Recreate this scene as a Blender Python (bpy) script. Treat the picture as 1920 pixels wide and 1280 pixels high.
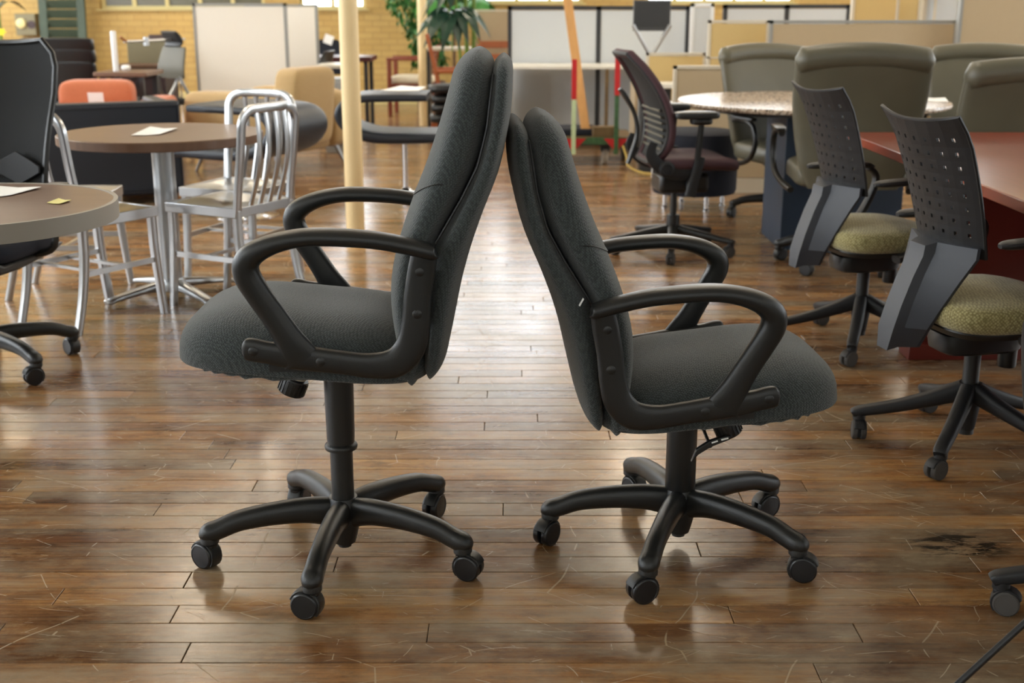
import bpy, math, random
from mathutils import Vector, Matrix, Euler
random.seed(7)
R = math.radians
scene = bpy.context.scene
for o in list(bpy.data.objects):
    bpy.data.objects.remove(o)
col = scene.collection

# ---------------------------------------------------------------- camera
F_PX, CAM_H, PITCH = 2300.0, 1.27, math.atan(635 / 2300.0)
cd = bpy.data.cameras.new('camera')
cd.sensor_width = 36.0
cd.lens = F_PX / 1920 * 36
cd.dof.use_dof = True
cd.dof.focus_distance = 2.75
cd.dof.aperture_fstop = 4.5
cd.clip_end = 100
cam = bpy.data.objects.new('camera', cd)
cam.location = (0, 0, CAM_H)
cam.rotation_euler = (math.pi / 2 - PITCH, 0, 0)
col.objects.link(cam)
scene.camera = cam

# ---------------------------------------------------------------- world, exposure, light colours
w = bpy.data.worlds.new('world'); scene.world = w; w.use_nodes = True
w.node_tree.nodes['Background'].inputs[0].default_value = (0.75, 0.86, 1.0, 1)
w.node_tree.nodes['Background'].inputs[1].default_value = 0.6
scene.view_settings.view_transform = 'Standard'
scene.view_settings.look = 'None'
scene.view_settings.gamma = 1
scene.view_settings.use_curve_mapping = False
scene.view_settings.exposure = 0.30
WINDOW_BACK = 5.0      # daylight through the far windows
WINDOW_LEFT = 9.0      # daylight through the windows of the left wall
WINDOW_RIGHT = 6.0
FILL_FRONT = 1.5  # fill light: glowing panes added behind the camera
LAMP = 24.0            # warm ceiling fixtures
DAY = (0.86, 0.93, 1.0)
WARM = (1.0, 0.86, 0.66)

# ---------------------------------------------------------------- helpers
def ray(px, py):
    u = (px - 960) / F_PX; v = (640 - py) / F_PX
    return Vector((u, math.cos(PITCH) + v * math.sin(PITCH), -math.sin(PITCH) + v * math.cos(PITCH)))
def at_z(px, py, z=0.0):
    d = ray(px, py); s = (z - CAM_H) / d.z
    return d * s + Vector((0, 0, CAM_H))
def at_y(px, py, y):
    d = ray(px, py); s = y / d.y
    return d * s + Vector((0, 0, CAM_H))

def lin(c):
    c = c / 255.0
    return c / 12.92 if c <= 0.04045 else ((c + 0.055) / 1.055) ** 2.4
def rgb(r, g, b): return (lin(r), lin(g), lin(b), 1)

M = {}
def mat(name, c, rough=0.5, metal=0.0, var=0.0, vscale=6.0, bump=0.0, bscale=150.0, coat=0.0, spec=0.5, stretch=None):
    m = bpy.data.materials.new(name); m.use_nodes = True
    nt = m.node_tree; b = nt.nodes['Principled BSDF']
    b.inputs['Base Color'].default_value = rgb(*c)
    b.inputs['Roughness'].default_value = rough
    b.inputs['Metallic'].default_value = metal
    b.inputs['Coat Weight'].default_value = coat
    b.inputs['Specular IOR Level'].default_value = spec
    tc = nt.nodes.new('ShaderNodeTexCoord')
    mp = nt.nodes.new('ShaderNodeMapping'); nt.links.new(tc.outputs['Object'], mp.inputs[0])
    if stretch: mp.inputs['Scale'].default_value = stretch
    n = nt.nodes.new('ShaderNodeTexNoise'); n.inputs['Scale'].default_value = vscale; n.inputs['Detail'].default_value = 5
    nt.links.new(mp.outputs[0], n.inputs['Vector'])
    hs = nt.nodes.new('ShaderNodeHueSaturation'); hs.inputs['Color'].default_value = rgb(*c)
    mr = nt.nodes.new('ShaderNodeMapRange'); mr.inputs[1].default_value = .3; mr.inputs[2].default_value = .7
    mr.inputs[3].default_value = 1 - var; mr.inputs[4].default_value = 1 + var
    nt.links.new(n.outputs[0], mr.inputs[0]); nt.links.new(mr.outputs[0], hs.inputs['Value'])
    nt.links.new(hs.outputs[0], b.inputs['Base Color'])
    if bump:
        n2 = nt.nodes.new('ShaderNodeTexNoise'); n2.inputs['Scale'].default_value = bscale; n2.inputs['Detail'].default_value = 3
        nt.links.new(mp.outputs[0], n2.inputs['Vector'])
        bp = nt.nodes.new('ShaderNodeBump'); bp.inputs['Strength'].default_value = bump; bp.inputs['Distance'].default_value = .002
        nt.links.new(n2.outputs[0], bp.inputs['Height']); nt.links.new(bp.outputs[0], b.inputs['Normal'])
    M[name] = m
    return m

def weave(name, c, scale, c2=None, rough=.85, strength=.6):
    """woven fabric: small raised cells give relief and a slight two-tone"""
    m = bpy.data.materials.new(name); m.use_nodes = True
    nt = m.node_tree; b = nt.nodes['Principled BSDF']; L = nt.links.new
    b.inputs['Roughness'].default_value = rough
    b.inputs['Sheen Weight'].default_value = .25
    b.inputs['Sheen Roughness'].default_value = .6
    b.inputs['Specular IOR Level'].default_value = .35
    tc = nt.nodes.new('ShaderNodeTexCoord')
    mp = nt.nodes.new('ShaderNodeMapping'); mp.inputs['Rotation'].default_value = (.4, .7, .5)
    L(tc.outputs['Object'], mp.inputs[0])
    vo = nt.nodes.new('ShaderNodeTexVoronoi'); vo.inputs['Scale'].default_value = scale * 4.2; vo.inputs['Randomness'].default_value = .4
    L(mp.outputs[0], vo.inputs['Vector'])
    mu = nt.nodes.new('ShaderNodeMapRange'); mu.inputs[1].default_value = .15; mu.inputs[2].default_value = .65; mu.inputs[3].default_value = 1; mu.inputs[4].default_value = 0
    L(vo.outputs['Distance'], mu.inputs[0])
    mx = nt.nodes.new('ShaderNodeMix'); mx.data_type = 'RGBA'
    mx.inputs[6].default_value = rgb(*c); mx.inputs[7].default_value = rgb(*(c2 or tuple(min(255, v * 1.35) for v in c)))
    L(mu.outputs[0], mx.inputs[0]); L(mx.outputs[2], b.inputs['Base Color'])
    bp = nt.nodes.new('ShaderNodeBump'); bp.inputs['Strength'].default_value = strength; bp.inputs['Distance'].default_value = .0015
    L(mu.outputs[0], bp.inputs['Height']); L(bp.outputs[0], b.inputs['Normal'])
    M[name] = m
    return m

def emit(name, c, strength):
    m = bpy.data.materials.new(name); m.use_nodes = True
    b = m.node_tree.nodes['Principled BSDF']
    b.inputs['Base Color'].default_value = (.8, .8, .8, 1)
    b.inputs['Emission Color'].default_value = (*c, 1)
    b.inputs['Emission Strength'].default_value = strength
    M[name] = m
    return m

def cr(P, k=6):
    """Catmull-Rom resampling of points of any dimension"""
    P = [tuple(p) for p in P]; out = []
    for i in range(len(P) - 1):
        p0 = P[max(i - 1, 0)]; p1 = P[i]; p2 = P[i + 1]; p3 = P[min(i + 2, len(P) - 1)]
        for j in range(k):
            t = j / k
            out.append(tuple(.5 * (2 * b + (c - a) * t + (2 * a - 5 * b + 4 * c - d) * t * t + (3 * b - a - 3 * c + d) * t ** 3)
                             for a, b, c, d in zip(p0, p1, p2, p3)))
    out.append(P[-1])
    return out
def interp(x, tab):
    tab = sorted(tab)
    if x <= tab[0][0]: return tab[0][1]
    for (a, va), (b, vb) in zip(tab, tab[1:]):
        if x <= b: return va + (vb - va) * (x - a) / (b - a)
    return tab[-1][1]
def sgp(v, e): return math.copysign(abs(v) ** e, v)
def se_ring(a, b, n=2.0, N=16):
    return [(a * sgp(math.cos(2 * math.pi * i / N), 2 / n), b * sgp(math.sin(2 * math.pi * i / N), 2 / n)) for i in range(N)]

class MB:
    def __init__(s): s.v = []; s.f = []; s.m = []; s.mi = 0
    def add(s, vs, fs):
        o = len(s.v); s.v += [Vector(v) for v in vs]
        for f in fs: s.f.append([o + i for i in f]); s.m.append(s.mi)
        return s
    def box(s, c, size, rot=None):
        x, y, z = (d / 2 for d in size)
        vs = [Vector((i * x, j * y, k * z)) for i in (-1, 1) for j in (-1, 1) for k in (-1, 1)]
        if rot: e = Euler(rot).to_matrix(); vs = [e @ v for v in vs]
        vs = [v + Vector(c) for v in vs]
        return s.add(vs, [(0, 1, 3, 2), (4, 6, 7, 5), (0, 4, 5, 1), (2, 3, 7, 6), (0, 2, 6, 4), (1, 5, 7, 3)])
    def bar(s, a, b, w, h=None, up=(0, 0, 1)):
        """box beam from a to b"""
        a, b = Vector(a), Vector(b); h = h or w
        t = (b - a).normalized(); u = Vector(up)
        if abs(t.dot(u)) > .95: u = Vector((0, 1, 0))
        sd = t.cross(u).normalized(); n = sd.cross(t)
        vs = [p + sd * (i * w / 2) + n * (j * h / 2) for p in (a, b) for i, j in ((-1, -1), (1, -1), (1, 1), (-1, 1))]
        return s.add(vs, [(3, 2, 1, 0), (4, 5, 6, 7), (0, 1, 5, 4), (1, 2, 6, 5), (2, 3, 7, 6), (3, 0, 4, 7)])
    def loft(s, rings, cap=True, close=False):
        n = len(rings[0]); vs = [p for r in rings for p in r]; fs = []
        m = len(rings)
        for i in range(m if close else m - 1):
            for j in range(n):
                a = i * n + j; b = i * n + (j + 1) % n; c = ((i + 1) % m) * n
                fs.append((a, b, c + (j + 1) % n, c + j))
        if cap and not close: fs += [tuple(range(n - 1, -1, -1)), tuple((m - 1) * n + j for j in range(n))]
        return s.add(vs, fs)
    def tube(s, path, r, n=10, cap=True, close=False):
        P = [Vector(p) for p in path]; k = len(P)
        rs = r if isinstance(r, (list, tuple)) else [r] * k
        rings = []; up = None
        for i in range(k):
            if close: t = P[(i + 1) % k] - P[i - 1]
            else: t = P[min(i + 1, k - 1)] - P[max(i - 1, 0)]
            t.normalize()
            if up is None:
                up = Vector((0, 0, 1)) if abs(t.z) < .9 else Vector((0, 1, 0))
            u = (up - t * up.dot(t)).normalized(); up = u; v = t.cross(u)
            rings.append([P[i] + u * (rs[i] * math.cos(2 * math.pi * j / n)) + v * (rs[i] * math.sin(2 * math.pi * j / n)) for j in range(n)])
        return s.loft(rings, cap, close)
    def sweep(s, path, y0=0.0, N=14, n=2.6, cap=True, axis='y'):
        """path of (x, z, half_thickness, half_width): superelliptic section swept in the XZ plane"""
        rings = []
        for i in range(len(path)):
            x, z, a, b = path[i]
            p, q = path[max(i - 1, 0)], path[min(i + 1, len(path) - 1)]
            t = Vector((q[0] - p[0], 0, q[1] - p[1])).normalized(); nn = Vector((-t.z, 0, t.x))
            rings.append([Vector((x, y0, z)) + nn * e + Vector((0, 1, 0)) * g for e, g in se_ring(a, b, n, N)])
        return s.loft(rings, cap)
    def lathe(s, prof, c=(0, 0, 0), n=24, axis='z'):
        rings = []
        for r, z in prof:
            ring = []
            for j in range(n):
                a = 2 * math.pi * j / n; p = (r * math.cos(a), r * math.sin(a), z)
                if axis == 'y': p = (p[0], p[2], -p[1])
                if axis == 'x': p = (p[2], p[0], p[1])
                ring.append(Vector(p) + Vector(c))
            rings.append(ring)
        return s.loft(rings)
    def prism(s, poly, a, b, plane='xz'):
        """2-D outline extruded from a to b along the third axis"""
        def P(u, v, d): return {'xz': (u, d, v), 'xy': (u, v, d), 'yz': (d, u, v)}[plane]
        n = len(poly); vs = [P(u, v, d) for d in (a, b) for u, v in poly]
        fs = [tuple(range(n)), tuple(range(2 * n - 1, n - 1, -1))] + [(i + n, (i + 1) % n + n, (i + 1) % n, i) for i in range(n)]
        return s.add(vs, fs)
    def cush(s, c, half, e1=.35, e2=.35, N=24, K=12, fn=None):
        """superquadric cushion"""
        rings = []
        for i in range(K + 1):
            ph = -math.pi / 2 + math.pi * i / K
            ph = max(min(ph, math.pi / 2 - .04), -math.pi / 2 + .04)
            rings.append([Vector((half[0] * sgp(math.cos(ph), e1) * sgp(math.cos(2 * math.pi * j / N), e2),
                                  half[1] * sgp(math.cos(ph), e1) * sgp(math.sin(2 * math.pi * j / N), e2),
                                  half[2] * sgp(math.sin(ph), e1))) for j in range(N)])
        rings = [[(fn(p) if fn else p) + Vector(c) for p in r] for r in rings]
        return s.loft(rings)
    def xf(s, mtx):
        s.v = [mtx @ v for v in s.v]; return s
    def mesh(s, name, mats, smooth=True, angle=.7):
        me = bpy.data.meshes.new(name)
        me.from_pydata(s.v, [], s.f); me.update()
        for m in (mats if isinstance(mats, (list, tuple)) else [mats]): me.materials.append(M[m])
        me.polygons.foreach_set('material_index', s.m)
        import bmesh
        bm = bmesh.new(); bm.from_mesh(me); bmesh.ops.recalc_face_normals(bm, faces=bm.faces); bm.to_mesh(me); bm.free()
        if smooth:
            me.polygons.foreach_set('use_smooth', [True] * len(me.polygons))
            me.set_sharp_from_angle(angle=angle)
        return me
    def build(s, name, mats, parent=None, loc=(0, 0, 0), rot=(0, 0, 0), bevel=0, smooth=True, angle=.7, seg=2):
        o = bpy.data.objects.new(name, s.mesh(name, mats, smooth, angle))
        o.location = loc; o.rotation_euler = rot; col.objects.link(o)
        if parent: o.parent = parent
        if bevel:
            b = o.modifiers.new('bevel', 'BEVEL'); b.width = bevel; b.segments = seg; b.limit_method = 'ANGLE'; b.angle_limit = .6
            b.harden_normals = False
        return o

def tag(o, label, cat, group=None):
    o['label'] = label; o['category'] = cat
    if group: o['group'] = group
    return o
def thing(name, label, cat, loc=(0, 0, 0), rz=0.0, group=None):
    o = bpy.data.objects.new(name, None); o.empty_display_size = .1
    o.location = loc; o.rotation_euler = (0, 0, rz); col.objects.link(o)
    return tag(o, label, cat, group)
def struct(o): o['kind'] = 'structure'; return o
def linkmesh(name, me, parent, loc=(0, 0, 0), rot=(0, 0, 0)):
    o = bpy.data.objects.new(name, me); o.location = loc; o.rotation_euler = rot; col.objects.link(o); o.parent = parent
    return o
def copy_tree(o, parent=None):
    c = o.copy(); col.objects.link(c); c.parent = parent
    for ch in list(o.children): copy_tree(ch, c)
    return c

# ---------------------------------------------------------------- materials
weave('charcoal_fabric', (34, 40, 39), 60, (68, 75, 73))
weave('green_fabric', (122, 112, 66), 34, (182, 172, 122), rough=.9)
weave('orange_fabric', (182, 98, 60), 60, (206, 122, 82), rough=.9)
weave('tan_fabric', (172, 142, 92), 60, (196, 166, 118), rough=.9)
weave('cubicle_tan', (178, 158, 126), 80, (192, 172, 140), rough=.95, strength=.2)
weave('cubicle_yellow', (206, 178, 118), 80, (218, 190, 132), rough=.95, strength=.2)
weave('cubicle_grey', (194, 198, 200), 80, (206, 210, 212), rough=.95, strength=.2)
weave('cubicle_white', (232, 225, 212), 80, (240, 233, 222), rough=.95, strength=.2)
mat('black_plastic', (31, 31, 30), .30, bump=.25, bscale=900)
mat('black_plastic_gloss', (26, 26, 28), .3)
mat('grey_plastic', (54, 57, 64), .5, bump=.2, bscale=700)
mat('dark_grey_plastic', (25, 25, 27), .52, bump=.2, bscale=700)
mat('black_mesh', (17, 18, 19), .75, bump=.6, bscale=700)
mat('black_leather', (15, 16, 19), .36, bump=.35, bscale=260)
mat('navy_leather', (30, 36, 46), .42, bump=.35, bscale=260)
mat('olive_leather', (92, 88, 72), .42, var=.06, bump=.35, bscale=260)
mat('purple_fabric', (70, 42, 48), .7, bump=.4, bscale=400)
mat('aluminium', (188, 189, 190), .30, metal=1.0, var=.05, bump=.1, bscale=300, stretch=(1, 1, .1))
mat('chrome', (220, 220, 222), .14, metal=1)
mat('steel', (176, 178, 180), .3, metal=.95, var=.06)
mat('brown_laminate', (112, 84, 66), .34, var=.12, vscale=5, stretch=(1, 12, 1))
mat('grey_edge', (150, 144, 134), .5)
mat('paper', (244, 243, 240), .8)
mat('sticky', (240, 230, 150), .8)
mat('pole_paint', (238, 212, 160), .5, var=.02)
mat('cherry', (136, 56, 36), .28, var=.12, vscale=3, stretch=(14, 1, 4), coat=.4)
mat('cherry_dark', (96, 34, 26), .35, var=.1, vscale=3, coat=.2)
mat('redwood', (122, 58, 38), .4, var=.12)
mat('orange_wood', (160, 84, 38), .4, var=.1)
mat('light_wood', (206, 154, 92), .55, var=.08, stretch=(8, 8, .5))
mat('wood_end', (150, 92, 44), .6, var=.15)
mat('old_wood', (112, 90, 58), .7, var=.25)
mat('white_laminate', (226, 222, 210), .4)
mat('cream_trim', (206, 196, 176), .5)
mat('dark_trim', (48, 50, 53), .45)
mat('grey_trim', (150, 150, 146), .45, metal=.2)
mat('white_metal', (226, 228, 230), .4)
mat('red_paint', (190, 32, 34), .45, var=.1)
mat('green_paint', (60, 96, 58), .6, var=.3, vscale=40)
mat('pale_green', (196, 214, 168), .55, var=.08)
mat('rubber', (70, 66, 62), .8)
mat('cream_rubber', (196, 186, 166), .6)
mat('screen_grey', (64, 66, 68), .4)
mat('seat_cream', (222, 212, 188), .8, bump=.3)
mat('maroon_top', (70, 26, 30), .3)
mat('navy_panel', (44, 58, 76), .5, var=.05)
mat('navy_fabric', (24, 28, 40), .9, bump=.5, bscale=400)
mat('shutter_green', (62, 76, 62), .6, var=.15)
mat('leaf_green', (46, 104, 38), .45, var=.25, vscale=12)
mat('leaf_dark', (28, 58, 44), .3, var=.2, vscale=9)
mat('leaf_palm', (58, 128, 50), .4, var=.2, vscale=9)
mat('stem_green', (104, 134, 44), .5, var=.2)
mat('bark', (96, 74, 50), .8, var=.2)
mat('planter', (96, 74, 60), .6)
mat('yellow_petal', (236, 214, 40), .6)
mat('cable', (20, 20, 20), .5)
mat('dial', (222, 208, 150), .4)
mat('box_metal', (126, 118, 92), .5, metal=.3)
mat('mauve_metal', (66, 48, 50), .5)
mat('window_frame', (206, 190, 132), .6)
mat('dim_pane', (96, 92, 74), .2)
mat('taupe_mesh', (92, 88, 74), .6)
mat('ceiling_paint', (206, 200, 186), .9, var=.03)
mat('plaster', (196, 188, 168), .9, var=.04)
mat('strap', (196, 168, 90), .8)
emit('pane_back', DAY, WINDOW_BACK)
emit('pane_left', DAY, WINDOW_LEFT)
emit('pane_right', DAY, WINDOW_RIGHT)
emit('fill_pane_front', DAY, FILL_FRONT)
emit('lamp_glow', WARM, LAMP)

def granite():
    m = mat('granite', (176, 160, 140), .26)
    nt = m.node_tree; b = nt.nodes['Principled BSDF']; L = nt.links.new
    v = nt.nodes.new('ShaderNodeTexVoronoi'); v.inputs['Scale'].default_value = 110
    tc = nt.nodes.new('ShaderNodeTexCoord'); L(tc.outputs['Object'], v.inputs['Vector'])
    r = nt.nodes.new('ShaderNodeValToRGB'); e = r.color_ramp.elements
    e[0].color = rgb(70, 58, 52); e[1].color = rgb(226, 214, 196)
    e.new(.25).color = rgb(150, 130, 112); e.new(.6).color = rgb(196, 172, 150)
    sp = nt.nodes.new('ShaderNodeSeparateColor'); L(v.outputs['Color'], sp.inputs[0]); L(sp.outputs[0], r.inputs[0])
    L(r.outputs[0], b.inputs['Base Color'])
granite()

def brick_wall():
    m = mat('yellow_brick', (206, 170, 92), .65)
    nt = m.node_tree; b = nt.nodes['Principled BSDF']; L = nt.links.new
    tc = nt.nodes.new('ShaderNodeTexCoord'); mp = nt.nodes.new('ShaderNodeMapping')
    mp.inputs['Rotation'].default_value = (R(90), 0, 0)
    L(tc.outputs['Object'], mp.inputs[0])
    br = nt.nodes.new('ShaderNodeTexBrick'); L(mp.outputs[0], br.inputs['Vector'])
    br.inputs['Scale'].default_value = 1; br.inputs['Brick Width'].default_value = .21; br.inputs['Row Height'].default_value = .075
    br.inputs['Mortar Size'].default_value = .006; br.inputs['Mortar Smooth'].default_value = .3
    br.inputs['Color1'].default_value = rgb(196, 164, 98); br.inputs['Color2'].default_value = rgb(188, 154, 88); br.inputs['Mortar'].default_value = rgb(172, 140, 80)
    n = nt.nodes.new('ShaderNodeTexNoise'); n.inputs['Scale'].default_value = 1.3; n.inputs['Detail'].default_value = 4; L(tc.outputs['Object'], n.inputs['Vector'])
    hs = nt.nodes.new('ShaderNodeHueSaturation'); L(br.outputs[0], hs.inputs['Color'])
    mr = nt.nodes.new('ShaderNodeMapRange'); mr.inputs[1].default_value = .3; mr.inputs[2].default_value = .7; mr.inputs[3].default_value = .86; mr.inputs[4].default_value = 1.08
    L(n.outputs[0], mr.inputs[0]); L(mr.outputs[0], hs.inputs['Value']); L(hs.outputs[0], b.inputs['Base Color'])
    bp = nt.nodes.new('ShaderNodeBump'); bp.inputs['Strength'].default_value = .5; bp.inputs['Distance'].default_value = .006; bp.invert = True
    L(br.outputs['Fac'], bp.inputs['Height']); L(bp.outputs[0], b.inputs['Normal'])
brick_wall()

def floor_wood():
    m = bpy.data.materials.new('floor_wood'); m.use_nodes = True; M['floor_wood'] = m
    nt = m.node_tree; b = nt.nodes['Principled BSDF']; L = nt.links.new; N = nt.nodes.new
    geo = N('ShaderNodeNewGeometry'); oi = N('ShaderNodeObjectInfo')
    at = N('ShaderNodeAttribute'); at.attribute_name = 'rnd'
    rn = N('ShaderNodeMath'); rn.operation = 'ADD'; L(oi.outputs['Random'], rn.inputs[0]); L(at.outputs['Fac'], rn.inputs[1])
    rf = N('ShaderNodeMath'); rf.operation = 'FRACT'; L(rn.outputs[0], rf.inputs[0])
    def mathn(op, a, c):
        n = N('ShaderNodeMath'); n.operation = op
        for i, q in enumerate((a, c)):
            if isinstance(q, (int, float)): n.inputs[i].default_value = q
            elif q is not None: L(q, n.inputs[i])
        return n.outputs[0]
    # grain along X, shifted per board
    off = N('ShaderNodeCombineXYZ'); L(mathn('MULTIPLY', rf.outputs[0], 37.0), off.inputs[0]); L(mathn('MULTIPLY', rf.outputs[0], 91.0), off.inputs[2])
    va = N('ShaderNodeVectorMath'); va.operation = 'ADD'; L(geo.outputs['Position'], va.inputs[0]); L(off.outputs[0], va.inputs[1])
    def noise(vec, sc, scale, det=5, rough=.6):
        mp = N('ShaderNodeMapping'); mp.inputs['Scale'].default_value = scale; L(vec, mp.inputs[0])
        n = N('ShaderNodeTexNoise'); n.inputs['Scale'].default_value = sc; n.inputs['Detail'].default_value = det; n.inputs['Roughness'].default_value = rough
        L(mp.outputs[0], n.inputs['Vector']); return n.outputs[0]
    grain = noise(va.outputs[0], 6, (1, 16, 1), 6)
    streak = noise(va.outputs[0], 3, (.6, 9, 1), 3)
    fine = noise(va.outputs[0], 60, (1, 10, 1), 3)
    P0 = geo.outputs['Position']
    big = noise(P0, .9, (1, 1.6, 1), 4)
    wear = noise(P0, 2.4, (1, 2.2, 1), 6, .7)
    ramp = N('ShaderNodeValToRGB'); e = ramp.color_ramp.elements
    e[0].position = .28; e[0].color = rgb(84, 56, 34); e[1].position = .78; e[1].color = rgb(192, 148, 94)
    e.new(.45).color = rgb(128, 88, 52); e.new(.6).color = rgb(158, 112, 66)
    t = mathn('ADD', mathn('MULTIPLY', grain, .5), mathn('MULTIPLY', streak, .28))
    t = mathn('ADD', t, mathn('MULTIPLY', rf.outputs[0], .34))
    t = mathn('ADD', t, mathn('MULTIPLY', mathn('SUBTRACT', big, .5), .35))
    t = mathn('SUBTRACT', t, .06)
    L(t, ramp.inputs[0])
    def mixc(fac, a, c, blend='MIX'):
        n = N('ShaderNodeMix'); n.data_type = 'RGBA'; n.blend_type = blend; L(fac, n.inputs[0])
        for i, q in ((6, a), (7, c)):
            if isinstance(q, tuple): n.inputs[i].default_value = q
            else: L(q, n.inputs[i])
        return n.outputs[2]
    def step(v, lo, hi, a=0.0, c=1.0):
        n = N('ShaderNodeMapRange'); n.inputs[1].default_value = lo; n.inputs[2].default_value = hi
        n.inputs[3].default_value = a; n.inputs[4].default_value = c; L(v, n.inputs[0]); return n.outputs[0]
    c = ramp.outputs[0]
    mott = noise(P0, 7, (1, 2.2, 1), 9, .78)
    c = mixc(step(mott, .36, .50, .55, 0), c, rgb(66, 44, 28))
    c = mixc(step(mott, .54, .70, 0, .5), c, rgb(188, 150, 102))
    # reddish boards, grey worn film, dark grime
    c = mixc(step(noise(va.outputs[0], .8, (.5, 3, 1), 2), .55, .75, 0, .4), c, rgb(134, 78, 44))
    c = mixc(step(wear, .42, .66, 0, .75), c, rgb(152, 136, 110))
    c = mixc(step(noise(P0, 5, (.7, 3, 1), 6, .75), .60, .78, 0, .6), c, rgb(62, 50, 38))
    c = mixc(step(fine, .62, .75, 0, .3), c, rgb(60, 36, 22))
    # scratches: thin cell edges of distorted, turned voronoi fields, broken up by noise
    scr = None
    for ang, sc, wd, st in ((.5, 2.1, .005, .53), (-.9, 3.3, .006, .54), (1.5, 1.5, .004, .50), (.1, 5.2, .010, .57), (2.3, 7.0, .010, .59)):
        mp = N('ShaderNodeMapping'); mp.inputs['Rotation'].default_value = (0, 0, ang); mp.inputs['Scale'].default_value = (1, 2.3, 1)
        nz = N('ShaderNodeTexNoise'); nz.inputs['Scale'].default_value = 2.0; L(P0, nz.inputs['Vector'])
        ad = N('ShaderNodeVectorMath'); ad.operation = 'MULTIPLY_ADD'; L(nz.outputs['Color'], ad.inputs[0]); ad.inputs[1].default_value = (.25, .25, 0); L(P0, ad.inputs[2])
        L(ad.outputs[0], mp.inputs[0])
        v = N('ShaderNodeTexVoronoi'); v.voronoi_dimensions = '2D'; v.feature = 'DISTANCE_TO_EDGE'; v.inputs['Scale'].default_value = sc; L(mp.outputs[0], v.inputs['Vector'])
        line = step(v.outputs['Distance'], wd * .3, wd, 1, 0)
        br = step(noise(P0, 4 + sc, (1, 1, 1), 3), st, st + .05, 0, 1)
        k = mathn('MULTIPLY', line, br)
        scr = k if scr is None else mathn('MAXIMUM', scr, k)
    c = mixc(mathn('MULTIPLY', scr, .5), c, rgb(190, 170, 134))
    # black scuffed patch and grey grime by the right-hand chairs
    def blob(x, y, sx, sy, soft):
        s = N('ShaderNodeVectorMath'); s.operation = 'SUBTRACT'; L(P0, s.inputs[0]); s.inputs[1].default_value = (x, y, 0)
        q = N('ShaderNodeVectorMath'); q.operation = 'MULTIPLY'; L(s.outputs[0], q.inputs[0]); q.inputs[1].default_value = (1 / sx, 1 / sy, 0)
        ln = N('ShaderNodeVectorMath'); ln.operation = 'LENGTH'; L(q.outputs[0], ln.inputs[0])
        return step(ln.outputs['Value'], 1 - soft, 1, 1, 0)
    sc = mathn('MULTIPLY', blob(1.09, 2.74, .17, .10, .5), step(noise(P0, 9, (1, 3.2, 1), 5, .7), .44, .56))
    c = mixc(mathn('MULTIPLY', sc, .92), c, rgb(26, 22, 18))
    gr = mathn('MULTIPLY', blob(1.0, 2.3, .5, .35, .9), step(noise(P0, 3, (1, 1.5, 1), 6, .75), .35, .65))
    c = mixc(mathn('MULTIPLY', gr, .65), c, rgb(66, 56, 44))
    L(c, b.inputs['Base Color'])
    ro = mathn('ADD', .06, mathn('MULTIPLY', wear, .30)); ro = mathn('ADD', ro, mathn('MULTIPLY', scr, .25))
    L(ro, b.inputs['Roughness'])
    b.inputs['Specular IOR Level'].default_value = .5
    bp = N('ShaderNodeBump'); bp.inputs['Strength'].default_value = .25; bp.inputs['Distance'].default_value = .001
    hgt = mathn('ADD', grain, mathn('MULTIPLY', scr, -.6)); L(mathn('ADD', hgt, mathn('MULTIPLY', big, 1.5)), bp.inputs['Height'])
    L(bp.outputs[0], b.inputs['Normal'])
floor_wood()
mat('joint_dark', (30, 20, 13), .8)

# ================================================================ THE ROOM
XW0, XW1, YB, YW, ZC = -8.5, 8.5, -4.0, 16.2, 4.5
base = struct(MB().box(((XW0 + XW1) / 2, (YB + YW) / 2, -.06), (XW1 - XW0 + .4, YW - YB + .4, .10)).build('floor', 'joint_dark', smooth=False))
# boards run along X; the nearest 300 are single planks, the rest one field
BW, GAP = .081, .0016
LENS = [.65, .9, 1.2, 1.5, 1.9, 2.3]
def plank_mb(l, w):
    m = MB(); b = .0012; x, y = l / 2, w / 2; zt, zb = 0, -.012
    lo = [(-x, -y, zb), (x, -y, zb), (x, y, zb), (-x, y, zb)]
    mid = [(-x, -y, zt - b), (x, -y, zt - b), (x, y, zt - b), (-x, y, zt - b)]
    up = [(-x + b, -y + b, zt), (x - b, -y + b, zt), (x - b, y - b, zt), (-x + b, y - b, zt)]
    m.loft([lo, mid, up], cap=False); m.add(up, [(0, 1, 2, 3)])
    return m
pmesh = {l: plank_mb(l - GAP, BW - GAP).mesh('plank', 'floor_wood', smooth=False) for l in LENS}
field = MB(); frnd = []
rows = []
y = 1.30; count = 0; rp = random.Random(3)
def field_board(x0, l, yc, dz):
    p = plank_mb(l - GAP, BW - GAP); k = len(field.f)
    field.add([v + Vector((x0 + l / 2, yc, dz)) for v in p.v], p.f)
    frnd.extend([rp.random()] * (len(field.f) - k))
while y < YW:
    half = max(2.4, .46 * y + 1.4); half = min(half, 8.4)
    vis = .43 * y + .25
    x = -half - rp.random() * 1.5
    while x < half:
        l = rp.choice(LENS); dz = rp.uniform(-.0006, .0002)
        inview = x < vis and x + l > -vis and y > 1.85
        if inview and count < 300:
            o = linkmesh('plank', pmesh[l], base, (x + l / 2, y + BW / 2, dz)); count += 1
        else:
            field_board(x, l, y + BW / 2, dz)
        x += l
    y += BW
# floor behind the camera and at the far sides (never in frame) keeps the same boards
fo = field.build('plank_field', 'floor_wood', base, smooth=False); fo['kind'] = 'stuff'
a = fo.data.attributes.new('rnd', 'FLOAT', 'FACE'); a.data.foreach_set('value', frnd)

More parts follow.
